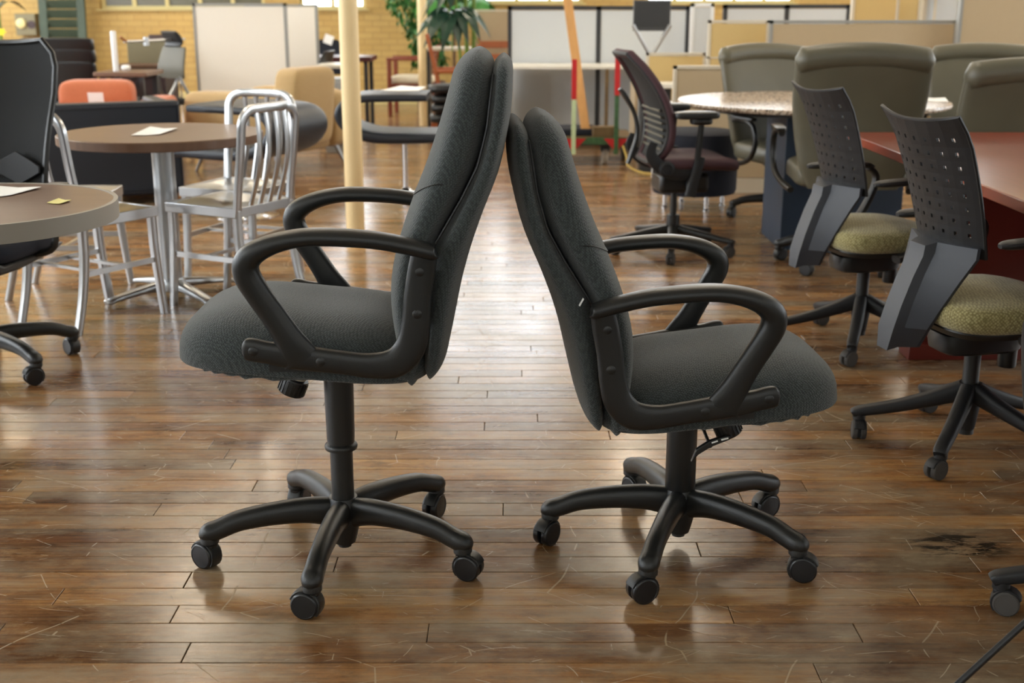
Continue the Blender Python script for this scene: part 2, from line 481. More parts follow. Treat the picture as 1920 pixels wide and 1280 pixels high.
# back wall with window openings
ZS, ZT = 1.19, 3.9
wins = [(-5.25, -3.15, 'dim_pane'), (-2.72, -1.86, 'pane_back'), (-1.2, .9, 'pane_back', 1.262), (1.7, 3.6, 'pane_back', 1.262), (4.4, 6.3, 'pane_back', 1.262)]
def wall_with_windows(name, u0, u1, wl, zs, zt, place, matname):
    m = MB(); th = .3
    def bx(a, b, z0, z1):
        if b - a > .001: m.box(((a + b) / 2, th / 2, (z0 + z1) / 2), (b - a, th, z1 - z0))
    bx(u0, u1, 0, zs); bx(u0, u1, zt, ZC)
    e = u0
    for a, b, *q in wl:
        bx(e, a, zs, zt); e = b
        if len(q) > 1: bx(a, b, zs, q[1])
    bx(e, u1, zs, zt)
    o = struct(m.build(name, matname, smooth=False)); o.matrix_world = place
    return o
wall_b = wall_with_windows('wall_back', XW0, XW1, wins, ZS, ZT, Matrix.Translation((0, YW, 0)), 'yellow_brick')
PL = Matrix.Translation((XW0, 0, 0)) @ Matrix.Rotation(R(90), 4, 'Z')
PR = Matrix.Translation((XW1, 0, 0)) @ Matrix.Rotation(R(-90), 4, 'Z')
winsL = [(a, a + 2.6, 'pane_left') for a in (-2.6, .6, 3.8, 7.0, 10.2, 13.0)]
winsR = [(a, a + 2.2, 'pane_right') for a in (-14.5, -10.5, -6.5, -2.5)]
wall_with_windows('wall_left', YB, YW, winsL, 1.1, 3.9, PL, 'plaster')
wall_with_windows('wall_right', -YW, -YB, winsR, 1.1, 3.9, PR, 'plaster')
PF = Matrix.Translation((0, YB, 0)) @ Matrix.Rotation(math.pi, 4, 'Z')
fillsF = [(a, a + 2.2, 'fill_pane_front') for a in (-7.0, -3.2, .6, 4.4)]  # added out of view to brighten the camera-facing sides, no known windows
wall_with_windows('wall_front', XW0, XW1, fillsF, 1.1, 3.9, PF, 'plaster')
struct(MB().box(((XW0 + XW1) / 2, (YB + YW) / 2, ZC + .1), (XW1 - XW0 + .6, YW - YB + .6, .2)).build('ceiling', 'ceiling_paint', smooth=False))
wn = 0
def window(a, b, pane, place, zs, zt, pw):
    """frame with mullions; every pane a mesh of its own"""
    global wn
    wn += 1
    m = MB(); nx = max(2, round((b - a) / pw)); nz = max(3, round((zt - zs) / .55)); fw = .05
    for i in range(nx + 1): m.box((a + (b - a) * i / nx, .1, (zs + zt) / 2), (fw if 0 < i < nx else fw * 2, .06, zt - zs))
    for k in range(nz + 1): m.box(((a + b) / 2, .1, zs + (zt - zs) * k / nz + (.02 if k == 0 else 0)), (b - a, .055, fw if k else .04))
    o = struct(m.build('window_%d' % wn, 'window_frame', smooth=False)); o.matrix_world = place
    pm = MB().box((0, 0, 0), ((b - a) / nx - fw, .008, (zt - zs) / nz - fw)).mesh('pane', pane, smooth=False)
    for i in range(nx):
        for k in range(nz):
            linkmesh('pane', pm, o, (a + (b - a) * (i + .5) / nx, .1, zs + (zt - zs) * (k + .5) / nz))
    s = MB().box(((a + b) / 2, .02, zs - .008), (b - a + .08, .12, .016)).build('sill', 'window_frame', o, smooth=False)
for a, b, p, *q in wins: window(a, b, p, Matrix.Translation((0, YW, 0)), q[0] if q else ZS, ZT, .42)
for a, b, p in winsL: window(a, b, p, PL, 1.1, 3.9, .65)
for a, b, p in fillsF: window(a, b, p, PF, 1.1, 3.9, .8)  # frames and glowing panes of the added front fill
for a, b, p in winsR: window(a, b, p, PR, 1.1, 3.9, .7)
struct(MB().box((0, YW - .012, .08), (XW1 - XW0, .024, .16)).build('baseboard_back', 'window_frame', smooth=False))

# ceiling fixtures
LPOS = [(x, yy) for yy in (6.8, 10.3, 13.6) for x in (-6.0, -2.9, 1.4, 4.8)]
def lamp(i, x, yy):
    rowname = {6.8: 'nearest', 10.3: 'middle', 13.6: 'farthest'}[yy]; cname = {-6.0: 'far left', -2.9: 'left of centre', 1.4: 'right of centre', 4.8: 'far right'}[x]
    t = thing('ceiling_light', 'warm glowing ceiling fixture of the %s row, %s' % (rowname, cname), 'ceiling light', (x, yy, 4.15), 0, 'ceiling fixtures')
    MB().prism([(-.16, 0), (.16, 0), (.10, .1), (-.10, .1)], -.75, .75).build('housing', 'white_metal', t, smooth=False)
    MB().box((0, 0, -.012), (.27, 1.42, .02)).build('diffuser', 'lamp_glow', t, smooth=False)
    for s in (-1, 1): MB().tube([(0, s * .5, .1), (0, s * .5, .35)], .006, 6).build('hanger', 'white_metal', t)
for i, (x, yy) in enumerate(LPOS): lamp(i, x, yy)

# two round cream columns
for (x, yy, r, lab) in ((-.904, 7.01, .0535, 'cream painted round column beside the aluminium chairs, the nearer one'), (-.94, 13.26, .050, 'cream painted round column in front of the red-brown armchair, the farther one')):
    c = MB().lathe([(r * 1.0, 0), (r, .4), (r, 2.4), (r, ZC)], n=28).build('column', 'pole_paint')
    c.location = (x, yy, 0); tag(c, lab, 'column', 'cream columns')
# ================================================================ SWIVEL BASE shared by the task chairs
def caster_mesh(r, hood, wheel):
    m = MB()
    m.lathe([(.007, .045), (.007, r * 2 + .035)], n=10)                      # stem
    m.mi = 0
    # hood: a quarter shell over the pair of wheels plus the middle web
    arc = [(math.cos(R(a)) * r * 1.06 - .014, math.sin(R(a)) * r * 1.06 + r) for a in range(-40, 176, 18)]
    m.sweep([(x, z, .0035, .0165) for x, z in arc], n=4)
    m.box((-.010, 0, r * 1.05), (r * 1.5, .007, r * 1.5))
    m.cush((0, 0, r * 1.9), (.016, .014, .012), .6, .6, 12, 8)
    m.mi = 1
    for s in (-1, 1):
        prof = [(r * .2, 0), (r * .90, 0), (r, .002), (r, .013), (r * .95, .0155), (r * .86, .0165), (r * .84, .0155), (.001, .0165)]
        m.lathe([(q, s * (.0045 + d)) for q, d in prof], (-.014, 0, r), 24, 'y')
    return m.mesh('caster', [hood, wheel])
CAST = {}
def caster_of(kind):
    if kind not in CAST:
        CAST[kind] = {'black': lambda: caster_mesh(.031, 'black_plastic', 'black_plastic_gloss'),
                      'grey': lambda: caster_mesh(.028, 'dark_grey_plastic', 'rubber')}[kind]()
    return CAST[kind]
LEGS = {}
def leg_mesh(style, rad, matname):
    k = (style, rad, matname)
    if k in LEGS: return LEGS[k]
    m = MB()
    if style == 'arched':            # rounded arms that droop to a ball over the caster
        P = [(.02, .112, .036, .024), (.08, .122, .031, .024), (.16, .121, .027, .023), (.24, .111, .024, .022), (rad - .025, .095, .0225, .0225), (rad, .087, .0225, .0235), (rad + .015, .080, .015, .017), (rad + .021, .076, .004, .005)]
        m.sweep(cr(P, 5), n=2.4)
        m.lathe([(.004, .098), (.016, .098), (.0215, .088), (.0215, .064), (.018, .060)], (rad, 0, 0), 16)
    elif style == 'flat':             # straight tapering arms
        P = [(.02, .125, .024, .026), (.12, .112, .019, .024), (.24, .092, .015, .021), (rad, .080, .013, .019), (rad + .018, .077, .010, .014)]
        m.sweep(cr(P, 4), n=3.2)
        m.lathe([(.017, .09), (.017, .060), (.013, .057)], (rad, 0, 0), 14)
    elif style == 'faceted':          # steep arms of a sculpted base
        P = [(.02, .170, .030, .024), (.10, .140, .023, .023), (.20, .108, .018, .021), (rad, .083, .015, .020), (rad + .02, .074, .012, .016)]
        m.sweep(cr(P, 4), n=3.4)
        m.lathe([(.019, .088), (.019, .058), (.014, .055)], (rad, 0, 0), 14)
    LEGS[k] = m.mesh('leg', matname)
    return LEGS[k]
def swivel_base(t, ang, rad=.31, style='arched', lm='black_plastic', ck='black', swivels=None, hub=None, only=None):
    hub = hub or [(.026, .035), (.030, .05), (.036, .075), (.040, .10), (.038, .135), (.033, .15)]
    MB().lathe(hub, n=24).build('hub', lm, t)
    me = leg_mesh(style, rad, lm)
    for i in range(5):
        a = ang + i * 2 * math.pi / 5
        l = linkmesh('leg', me, t, (0, 0, 0), (0, 0, a))
        sw = (swivels or [2.2, 4.1, .7, 5.3, 3.0])[i] - a
        linkmesh('caster', caster_of(ck), l, (rad, 0, 0), (0, 0, sw))

# ================================================================ THE TWO BLACK EXECUTIVE CHAIRS
def executive(label, loc, rz, dz, tilt, leg_ang, swivels, raised, lever):
    t = thing('office_chair', label, 'office chair', loc, rz, 'pair of office chairs set back to back')
    A = Matrix.Translation((0, 0, dz)) @ Matrix.Translation((0, 0, .52)) @ Matrix.Rotation(-R(tilt), 4, 'Y') @ Matrix.Translation((0, 0, -.52))
    swivel_base(t, leg_ang, .311, 'arched', 'black_plastic', 'black', swivels)
    MB().lathe([(.012, .022), (.016, .024), (.016, .05)], n=14).build('column_tip', 'black_plastic', t)
    zt = .455 + dz
    if raised:
        MB().lathe([(.0265, .12), (.0265, .275)], n=24).build('gas_lift', 'black_plastic', t)
        m = MB().lathe([(.030, .268), (.037, .270), (.0385, .276), (.037, .281), (.0315, .285), (.0325, .30), (.0345, zt)], n=28)
        m.build('lift_cover', 'black_plastic', t)
    else:
        MB().lathe([(.0345, .147), (.036, .150), (.036, zt)], n=28).build('gas_lift', 'black_plastic', t)
    # mechanism under the seat
    m = MB().loft([[(x, y, z) for x, y in ((-.10 * k, -.06 * k), (.10 * k, -.06 * k), (.10 * k, .06 * k), (-.10 * k, .06 * k))] for k, z in ((.40, .445), (.55, .455), (1.0, .495), (1.0, .53))])
    m.xf(A).build('tilt_mechanism', 'black_plastic', t, bevel=.006)
    # tension knob, tilted forward
    kn = MB()
    kn.lathe([(.0225, .07), (.0225, .0)], n=20)
    prof = [(.030, 0), (.031, -.004), (.031, -.034), (.028, -.038), (.001, -.038)]
    kn.lathe(prof, n=28)
    for i in range(20):
        a = i * math.pi / 10; kn.box((.0312 * math.cos(a), .0312 * math.sin(a), -.019), (.003, .004, .030), (0, 0, a))
    kn.xf(A @ Matrix.Translation((.098, .0, .440)) @ Matrix.Rotation(-R(22), 4, 'Y')).build('tension_knob', 'black_plastic', t)
    # seat cushion: domed top with a waterfall front, flatter underside
    def seat_pt(p):
        u, v, z = p
        k = u / .285
        rim = .519 + .022 * k - .010 * max(0, k - .45) ** 1.4        # rim drops a little at the front
        if z > 0:
            s = z * (1.0 + .0 * k)
            dip = .010 * math.exp(-((u + .05) / .14) ** 2 - (v / .16) ** 2)
            zz = rim + s - dip
        else:
            zz = rim + z * (.10 + .10 * max(0, -k))
        return Vector((u + .053, v, zz))
    m = MB().cush((0, 0, 0), (.276, .250, .122), .72, .52, 56, 24, seat_pt)
    m.xf(A); s = m.build('seat', 'charcoal_fabric', t, angle=1.2)
    # gathered hem of the cover below the cushion
    hem = []
    for i in range(120):
        a = 2 * math.pi * i / 120; k = math.cos(a)
        r = .985 + .008 * math.sin(i * 2.7) + .006 * math.sin(i * 1.3)
        hem.append((.053 + .257 * r * sgp(math.cos(a), .55), .232 * r * sgp(math.sin(a), .55), .514 + .022 * k - .010 * max(0, k - .45) ** 1.4 + .003 * math.sin(i * 2.1)))
    MB().tube([tuple(A @ Vector(p)) for p in hem], .008, 8, close=True).build('cover_hem', 'charcoal_fabric', s, angle=1.5)
    # backrest: front cushion and rear shell meet at a piped seam
    uf = [(.485, -.165), (.53, -.155), (.575, -.150), (.635, -.140), (.693, -.139), (.751, -.149), (.809, -.167), (.876, -.191), (.943, -.220), (1.031, -.250), (1.102, -.270), (1.178, -.290)]
    us = [(.485, -.205), (.60, -.215), (.70, -.217), (.777, -.229), (.821, -.256), (.887, -.295), (.952, -.328), (1.027, -.347), (1.111, -.357), (1.180, -.364)]
    ur = [(.485, -.235), (.527, -.252), (.602, -.268), (.688, -.285), (.773, -.309), (.857, -.339), (.927, -.369), (1.008, -.386), (1.065, -.396), (1.121, -.397), (1.165, -.398)]
    hw = [(.485, .215), (.55, .232), (.65, .240), (.80, .240), (.95, .230), (1.05, .220), (1.09, .214), (1.12, .203), (1.145, .186), (1.165, .160), (1.178, .125)]
    def shell(fr, bk, z0, z1, n, infl, grow, capr):
        zs = [(z0 + .03 - .03 * math.cos(R(f)), math.sin(R(f))) for f in range(15, 90, 15)]
        zs += [(z0 + .03 + (z1 - capr - z0 - .03) * i / 26, 1.0) for i in range(27)]
        zs += [(z1 - capr + capr * math.sin(R(f)), math.cos(R(f))) for f in (12, 24, 36, 48, 60, 70, 79, 86)]
        rings = []
        for z, sh in zs:
            a, c = interp(z, fr), interp(z, bk)
            mid, half = (a + c) / 2, ((a - c) / 2 + infl) * sh
            W = interp(z, hw) + grow - (.02 * (1 - sh) if z < .6 else .03 * (1 - sh))
            rings.append([Vector((mid + e, g, z)) for e, g in se_ring(half, W, n, 44)])
        for _ in range(2):      # ease the profile between the measured heights
            rings = [rings[0]] + [[(rings[i - 1][j] + rings[i][j] * 2 + rings[i + 1][j]) / 4 if 5 < i < 30 else rings[i][j] for j in range(44)] for i in range(1, len(rings) - 1)] + [rings[-1]]
        return rings
    m = MB().loft(shell(uf, us, .485, 1.178, 2.7, .004, .002, .055)); m.xf(A)
    bk = m.build('backrest', 'charcoal_fabric', t, angle=1.2)
    m = MB().loft(shell(us, ur, .500, 1.163, 2.9, .003, .0, .030)); m.xf(A)
    sh = m.build('back_shell', 'charcoal_fabric', t, angle=1.2)
    # piping along the seam
    pip = []
    for sgn in (1, -1):
        zs = [.56 + .57 * i / 40 for i in range(41)]
        side = [(interp(z, us) - .001, sgn * (interp(z, hw) - .010), z) for z in zs]
        pip += side if sgn == 1 else side[::-1]
    MB().tube([tuple(A @ Vector(p)) for p in pip], .0028, 6).build('piping', 'cable', bk)
    # stitched line across the front cushion, at the lumbar break
    a_, c_ = interp(.87, uf), interp(.87, us)
    st = [((a_ + c_) / 2 + e, g, .87 + .05 * (abs(g) / .24) ** 2) for e, g in se_ring((a_ - c_) / 2 + .0045, interp(.87, hw) + .0025, 2.7, 88)]
    st = [p for p in st[66:] + st[:23]]
    st = [(interp(p[2], uf) - interp(.87, uf) + p[0], p[1], p[2]) for p in st]
    MB().tube([tuple(A @ Vector(p)) for p in st], .0011, 5).build('stitching', 'cable', bk)
    # armrests: one moulded loop each side
    for sgn in (-1, 1):
        y0 = .283 * sgn
        m = MB()
        pad = [(-.246, .790, .010, .018), (-.240, .790, .0155, .024), (-.206, .799, .0165, .026), (-.122, .815, .0170, .030), (-.016, .821, .0175, .033), (.048, .815, .0185, .032), (.100, .798, .022, .030), (.131, .774, .026, .027), (.134, .745, .027, .024), (.115, .708, .0265, .020), (.086, .662, .0265, .017), (.060, .618, .029, .016), (.044, .588, .036, .015), (.032, .566, .040, .013)]
        m.sweep(cr(pad, 5), y0, 18, 2.5)
        rail = [(.152, .588, .010, .010), (.146, .588, .021, .013), (.132, .587, .024, .014), (.10, .581, .023, .015), (.045, .572, .026, .016), (-.049, .560, .024, .015), (-.110, .553, .026, .015), (-.160, .560, .031, .015), (-.190, .592, .031, .015), (-.202, .640, .029, .015), (-.208, .700, .028, .015), (-.216, .750, .028, .016), (-.222, .785, .026, .018)]
        m.sweep(cr(rail, 5), y0 - .004 * sgn, 18, 3.2)
        m.xf(A)
        arm = m.build('armrest', 'black_plastic', t, angle=1.0)
        for bx, bz in ((.128, .587), (-.008, .565), (-.207, .665), (-.214, .752)):
            MB().lathe([(.010, 0), (.010, .0015), (.0085, .0028), (.001, .0032)], n=16, axis='y').xf(A @ Matrix.Translation((bx, y0 + .0095 * sgn, bz)) @ (Matrix.Scale(-1, 4, (0, 1, 0)) if sgn < 0 else Matrix.Identity(4))).build('bolt', 'black_plastic', arm)
        # steel bracket under the arm that joins seat and rail
        MB().box((0.0, sgn * .235, .550), (.20, .09, .02)).xf(A).build('arm_bracket', 'black_plastic', t)
        MB().box((-.212, sgn * .235, .69), (.025, .075, .11)).xf(A).build('back_bracket', 'black_plastic', t)
    MB().cush((-.158, 0, .520), (.068, .228, .034), .6, .6, 32, 12).xf(A).build('seat_tail', 'charcoal_fabric', s, angle=1.2)
    if lever:
        m = MB().tube([(.02, -.05, .37), (.02, -.15, .345), (.028, -.19, .32)], .004, 8); m.build('height_lever', 'black_plastic', t)
        m = MB().prism([(-.022, -.030), (-.006, -.012), (.022, .006), (.062, .022), (.066, .030), (.055, .032), (.018, .020), (-.012, 0)], -.006, .006)
        m.xf(Matrix.Translation((.006, -.195, .318)))
        h = m.build('lever_paddle', 'black_plastic', t, bevel=.002)
        MB().box((.056, -.2025, .343), (.016, .002, .0035), (0, -R(14), 0)).box((.034, -.2025, .3365), (.014, .002, .003), (0, -R(18), 0)).build('lever_mark', 'paper', h)
    else:
        MB().lathe([(.0232, 0), (.0232, .0035)], n=20).xf(A @ Matrix.Translation((.0965, 0, .4425)) @ Matrix.Rotation(-R(22), 4, 'Y')).build('knob_clip', 'cream_trim', t)
        MB().tube([(-.19, -.21, .463), (-.192, -.212, .45), (-.186, -.213, .44), (-.194, -.214, .43)], .0006, 4).build('loose_thread', 'cable', s)
    return t, A
exL, AL = executive('dark charcoal office chair raised high on its column, facing left', (-.398, 2.69, 0), math.pi, 0, 0, 3.366 - math.pi, [2.6, 2.9, 5.9, 4.3, 1.3], True, False)
exR, AR = executive('dark charcoal office chair set low with a height lever, facing right', (.404, 2.75, 0), R(2.6), -.127, 1.6, 3.109 - R(2.6), [.85, .35, 2.85, .45, 2.1], False, True)
MB().box((-.262, -.2385, .80), (.003, .006, .018), (0, R(30), 0)).xf(AR).build('fabric_tag', 'paper', exR)
# ================================================================ LEFT: CAFE TABLES, ALUMINIUM CHAIRS
def disc_top(name, r, z, th, matname, t, edge=None, n=64):
    MB().lathe([(r - .004, z - th), (r, z - th + .004), (r, z - .004), (r - .004, z)], n=n).build(name, matname, t, angle=.5)
ct = thing('cafe_table', 'round brown laminate cafe table on a steel column between aluminium chairs', 'table', (-1.525, 5.38, 0))
disc_top('tabletop', .435, .728, .040, 'brown_laminate', ct)
MB().lathe([(.048, .03), (.048, .688)], n=28).build('column', 'steel', ct)
MB().box((0, 0, .682), (.28, .28, .012)).build('mounting_plate', 'dark_trim', ct)
for k in range(4):
    a = R(45 + 90 * k)
    MB().sweep(cr([(.03, .058, .022, .030), (.15, .046, .017, .028), (.27, .030, .012, .026), (.31, .022, .012, .028), (.322, .018, .010, .020)], 4), n=3).build('foot', 'steel', ct, rot=(0, 0, a))
MB().lathe([(.06, .03), (.062, .06), (.05, .085)], n=24).build('base_hub', 'steel', ct)

def sheet(name, label, cat, pts, z, matname='paper', th=.0012, fold=0.0):
    """a sheet lying at height z; pts are its four corners"""
    m = MB(); c = sum((Vector((p[0], p[1], 0)) for p in pts), Vector()) / 4
    n = 6; top = []
    for i in range(n + 1):
        for j in range(n + 1):
            u, v = i / n, j / n
            p = (Vector(pts[0]) * (1 - u) * (1 - v) + Vector(pts[1]) * u * (1 - v) + Vector(pts[2]) * u * v + Vector(pts[3]) * (1 - u) * v)
            top.append((p.x - c.x, p.y - c.y, th + fold * abs(u - .5) * 2 * (0.4 + .6 * v)))
    k = (n + 1) ** 2
    vs = top + [(x, y, zz - th) for x, y, zz in top]; fs = []
    for i in range(n):
        for j in range(n):
            q = i * (n + 1) + j
            fs += [(q, q + n + 1, q + n + 2, q + 1), (k + q + 1, k + q + n + 2, k + q + n + 1, k + q)]
    m.add(vs, fs)
    o = m.build(name, matname, None, (c.x, c.y, z)); tag(o, label, cat)
    return o
P4 = lambda z, *p: [(at_z(*q, z).x, at_z(*q, z).y, 0) for q in p]
sheet('paper_sheet', 'white folded paper lying on the brown cafe table', 'paper', P4(.731, (246, 254), (300, 252), (333, 242), (282, 239)), .7295, fold=.006)

# racetrack table at the left edge
nt_ = thing('cafe_table', 'dark brown table with rounded end and grey edge band, cut by left frame edge', 'table', (-1.49, 3.31, 0))
def stadium(r, l, n=28):
    pts = [(r * math.cos(-math.pi / 2 + math.pi * i / n), r * math.sin(-math.pi / 2 + math.pi * i / n)) for i in range(n + 1)]
    return pts + [(-l + r * math.cos(math.pi / 2 + math.pi * i / n), r * math.sin(math.pi / 2 + math.pi * i / n)) for i in range(n + 1)]
MB().prism(stadium(.392, .9), .700, .7425, 'xy').build('tabletop', 'brown_laminate', nt_, bevel=.002)
o_, i_ = stadium(.402, .9), stadium(.390, .9)
m = MB(); m.loft([[(x, y, .695) for x, y in i_], [(x, y, .695) for x, y in o_], [(x, y, .744) for x, y in o_], [(x, y, .744) for x, y in i_]], cap=False, close=True)
m.build('edge_band', 'grey_edge', nt_, angle=.5)
MB().lathe([(.25, 0), (.25, .012), (.06, .03), (.04, .05), (.04, .70)], (-.62, 0, 0), 32).build('pedestal', 'dark_trim', nt_)
sheet('paper_sheet', 'white paper on the dark brown table at the left frame edge', 'paper', P4(.745, (-40, 372), (20, 366), (78, 352), (-10, 350)), .7435, fold=.004)
sheet('sticky_note', 'small pale yellow note on the dark brown table', 'note', P4(.745, (88, 380), (112, 382), (134, 376), (110, 373)), .7435, 'sticky', fold=.003)

# aluminium slat-back chair
def alu_chair():
    t = thing('aluminium_chair', '', 'chair')
    w, zs = .185, .455
    # seat: stamped with two hollows
    def dish(x, y): return -.016 * math.exp(-((x + .02) / .10) ** 2 - ((abs(y) - .075) / .07) ** 2) + .004 * math.exp(-((x - .12) / .06) ** 2 - (y / .03) ** 2)
    n = 16; top = []; 
    for i in range(n + 1):
        for j in range(n + 1):
            x = -.185 + .38 * i / n; y = (-w + 2 * w * j / n) * (1 - .06 * (1 - i / n)); top.append((x, y, zs + dish(x, y)))
    k = len(top); vs = top + [(x, y, z - .004) for x, y, z in top]; fs = []
    for i in range(n):
        for j in range(n):
            q = i * (n + 1) + j; fs += [(q, q + n + 1, q + n + 2, q + 1), (k + q + 1, k + q + n + 2, k + q + n + 1, k + q)]
    MB().add(vs, fs).build('seat', 'aluminium', t, angle=1.2)
    m = MB()
    for s in (-1, 1): m.bar((-.185, s * w, zs - .018), (.195, s * (w + .004), zs - .018), .012, .042)
    m.bar((.193, -w, zs - .018), (.193, w, zs - .018), .012, .042); m.bar((-.183, -w, zs - .018), (-.183, w, zs - .018), .012, .042)
    m.build('apron', 'aluminium', t, bevel=.003)
    for s in (-1, 1):
        MB().sweep(cr([(.176, zs - .01, .0185, .015), (.178, .30, .0180, .015), (.190, .15, .0165, .0145), (.206, 0, .015, .014)], 4), s * (w - .012), 12, 4).build('leg', 'aluminium', t)
        MB().sweep(cr([(-.176, zs - .01, .0185, .015), (-.180, .30, .0180, .015), (-.203, .15, .0165, .0145), (-.243, 0, .015, .014)], 4), s * (w - .012), 12, 4).build('leg', 'aluminium', t)
    # back hoop: stiles and top rail in one bend
    def bx(z): return -.178 - .055 * max(0, (z - zs) / .40) ** 1.5 - .012 * math.sin(math.pi * (z - zs) / .40)
    hp = []
    for z in (zs - .02, .55, .65, .74): hp.append((bx(max(z, zs)), w - .012, z))
    for a in range(0, 91, 15): 
        yy = w - .012 - .07 + .07 * math.cos(R(a)); zz = .785 + .07 * math.sin(R(a)); hp.append((bx(zz), yy, zz))
    path = hp + [(x - .012 * (1 - abs(y) / .11), y, z) for x, y, z in ((bx(.857), .04, .857), (bx(.857), -.04, .857))] + [(x, -y, z) for x, y, z in hp[::-1]]
    path = cr(path, 3); rings = []
    for i, p in enumerate(path):
        q = Vector(path[min(i + 1, len(path) - 1)]) - Vector(path[max(i - 1, 0)]); q.normalize()
        nx = Vector((1, 0, 0)); nx = (nx - q * nx.dot(q)).normalized(); bn = q.cross(nx)
        rings.append([Vector(p) + nx * e + bn * g for e, g in se_ring(.0115, .0195, 4, 12)])
    MB().loft(rings).build('back_frame', 'aluminium', t)
    for yv in (-.09, -.03, .03, .09):
        P = [(bx(z) + (.030 * math.sin(math.pi * min(1, (z - zs) / .40))) * -1 - .004, z, .0055, .0125) for z in (zs - .01, .52, .60, .68, .76, .82, .853)]
        MB().sweep(cr(P, 3), yv, 10, 4).build('slat', 'aluminium', t)
    for s in (-1, 1): MB().bar((-.190, s * (w - .012), .235), (.184, s * (w - .012), .235), .012, .022).build('side_stretcher', 'aluminium', t)
    for xx in (.02, -.12): MB().bar((xx, -w + .012, .235), (xx, w - .012, .235), .020, .012).build('cross_stretcher', 'aluminium', t)
    return t
alu = alu_chair()
ALU = [((-1.735, 4.985), 58, 'aluminium slat-back chair nearest the camera, pushed under the left of the cafe table'),
       ((-1.205, 5.235), 152, 'aluminium slat-back chair right of the cafe table, its curved slats turned to the camera'),
       ((-1.275, 5.71), 250, 'aluminium slat-back chair behind the cafe table, its pale hoop above the tabletop'),
       ((-1.99, 5.46), 2, 'aluminium slat-back chair on the far left of the cafe table, mostly hidden')]
for i, ((x, y), a, lab) in enumerate(ALU):
    o = alu if i == 0 else copy_tree(alu)
    o.location = (x, y, 0); o.rotation_euler = (0, 0, R(a)); o['label'] = lab; o['group'] = 'aluminium cafe chairs'

# mesh-back chair behind the left table
def mesh_chair(label, loc, rz, leg0):
    t = thing('mesh_office_chair', label, 'office chair', loc, rz)
    swivel_base(t, leg0 - rz, .31, 'arched', 'black_plastic', 'black', [2.4, 1.0, 3, 4, 5.6])
    MB().lathe([(.026, .14), (.026, .40)], n=18).build('gas_lift', 'black_plastic', t)
    MB().box((0, 0, .405), (.22, .16, .05)).build('tilt_mechanism', 'black_plastic', t, bevel=.01)
    MB().cush((.01, 0, .46), (.25, .245, .045), .5, .45, 36, 12).build('seat', 'navy_fabric', t, angle=1.2)
    MB().prism([(-.24, .425), (.20, .425), (.255, .445), (.235, .395), (.10, .39), (-.15, .405)], -.225, .225).build('seat_pan', 'black_plastic', t, bevel=.01)
    # curved back: mesh panel in a frame
    K, J = 14, 12; front = []
    def bp(i, j):
        q = i / K; v = j / J * 2 - 1
        hw = .190 + .045 * q + .008 * math.sin(math.pi * q)
        if q > .86: hw -= .055 * ((q - .86) / .14) ** 2
        x = -.215 - .115 * q ** 1.3 + .035 * math.sin(math.pi * min(1, q * 1.4)) - .045 * (v * v) * -1
        return (x, hw * v, .50 + .63 * q + .012 * v * v * q)
    g = [bp(i, j) for i in range(K + 1) for j in range(J + 1)]
    n = len(g); vs = g + [(x - .006, y, z) for x, y, z in g]; fs = []
    for i in range(K):
        for j in range(J):
            q = i * (J + 1) + j; fs += [(q, q + 1, q + J + 2, q + J + 1), (n + q + J + 1, n + q + J + 2, n + q + 1, n + q)]
    MB().add(vs, fs).build('mesh_panel', 'black_mesh', t, angle=1.3)
    rim = [bp(i, 0) for i in range(K + 1)] + [bp(K, j) for j in range(1, J)] + [bp(i, J) for i in range(K, -1, -1)] + [bp(0, j) for j in range(J - 1, 0, -1)]
    MB().tube([(x - .003, y, z) for x, y, z in rim], .0115, 8, close=True).build('back_frame', 'black_plastic', t)
    # lumbar wing behind the mesh
    m = MB(); pts = []
    for j in range(13):
        v = j / 12 * 2 - 1; h = .012 + .048 * (1 - abs(abs(v) - .5) * 2) if abs(v) > .08 else .03
        pts.append((-.235 + .045 * v * v, v * .20, .70, h))
    m.loft([[(x + .052, y, z - h), (x + .052, y, z + h), (x + .042, y, z + h), (x + .042, y, z - h)] for x, y, z, h in pts])
    m.build('lumbar_support', 'dark_grey_plastic', t, bevel=.003)
    MB().sweep(cr([(-.06, .40, .016, .03), (-.20, .41, .016, .03), (-.262, .50, .014, .028), (-.27, .66, .010, .024), (-.245, .74, .008, .02)], 5)).build('back_post', 'black_plastic', t)
    for s in (-1, 1):
        m = MB().tube(cr([(-.02, s * .22, .42), (-.02, s * .29, .45), (-.03, s * .295, .56), (-.03, s * .295, .64)], 4), .013, 8)
        m.cush((.0, s * .295, .652), (.12, .04, .014), .5, .5, 20, 8); m.build('armrest', 'black_plastic', t)
    return t
mesh_chair('black mesh-back office chair with lumbar wing, at the left frame edge behind the table', (-1.89, 4.235, 0), R(-97), R(-36))

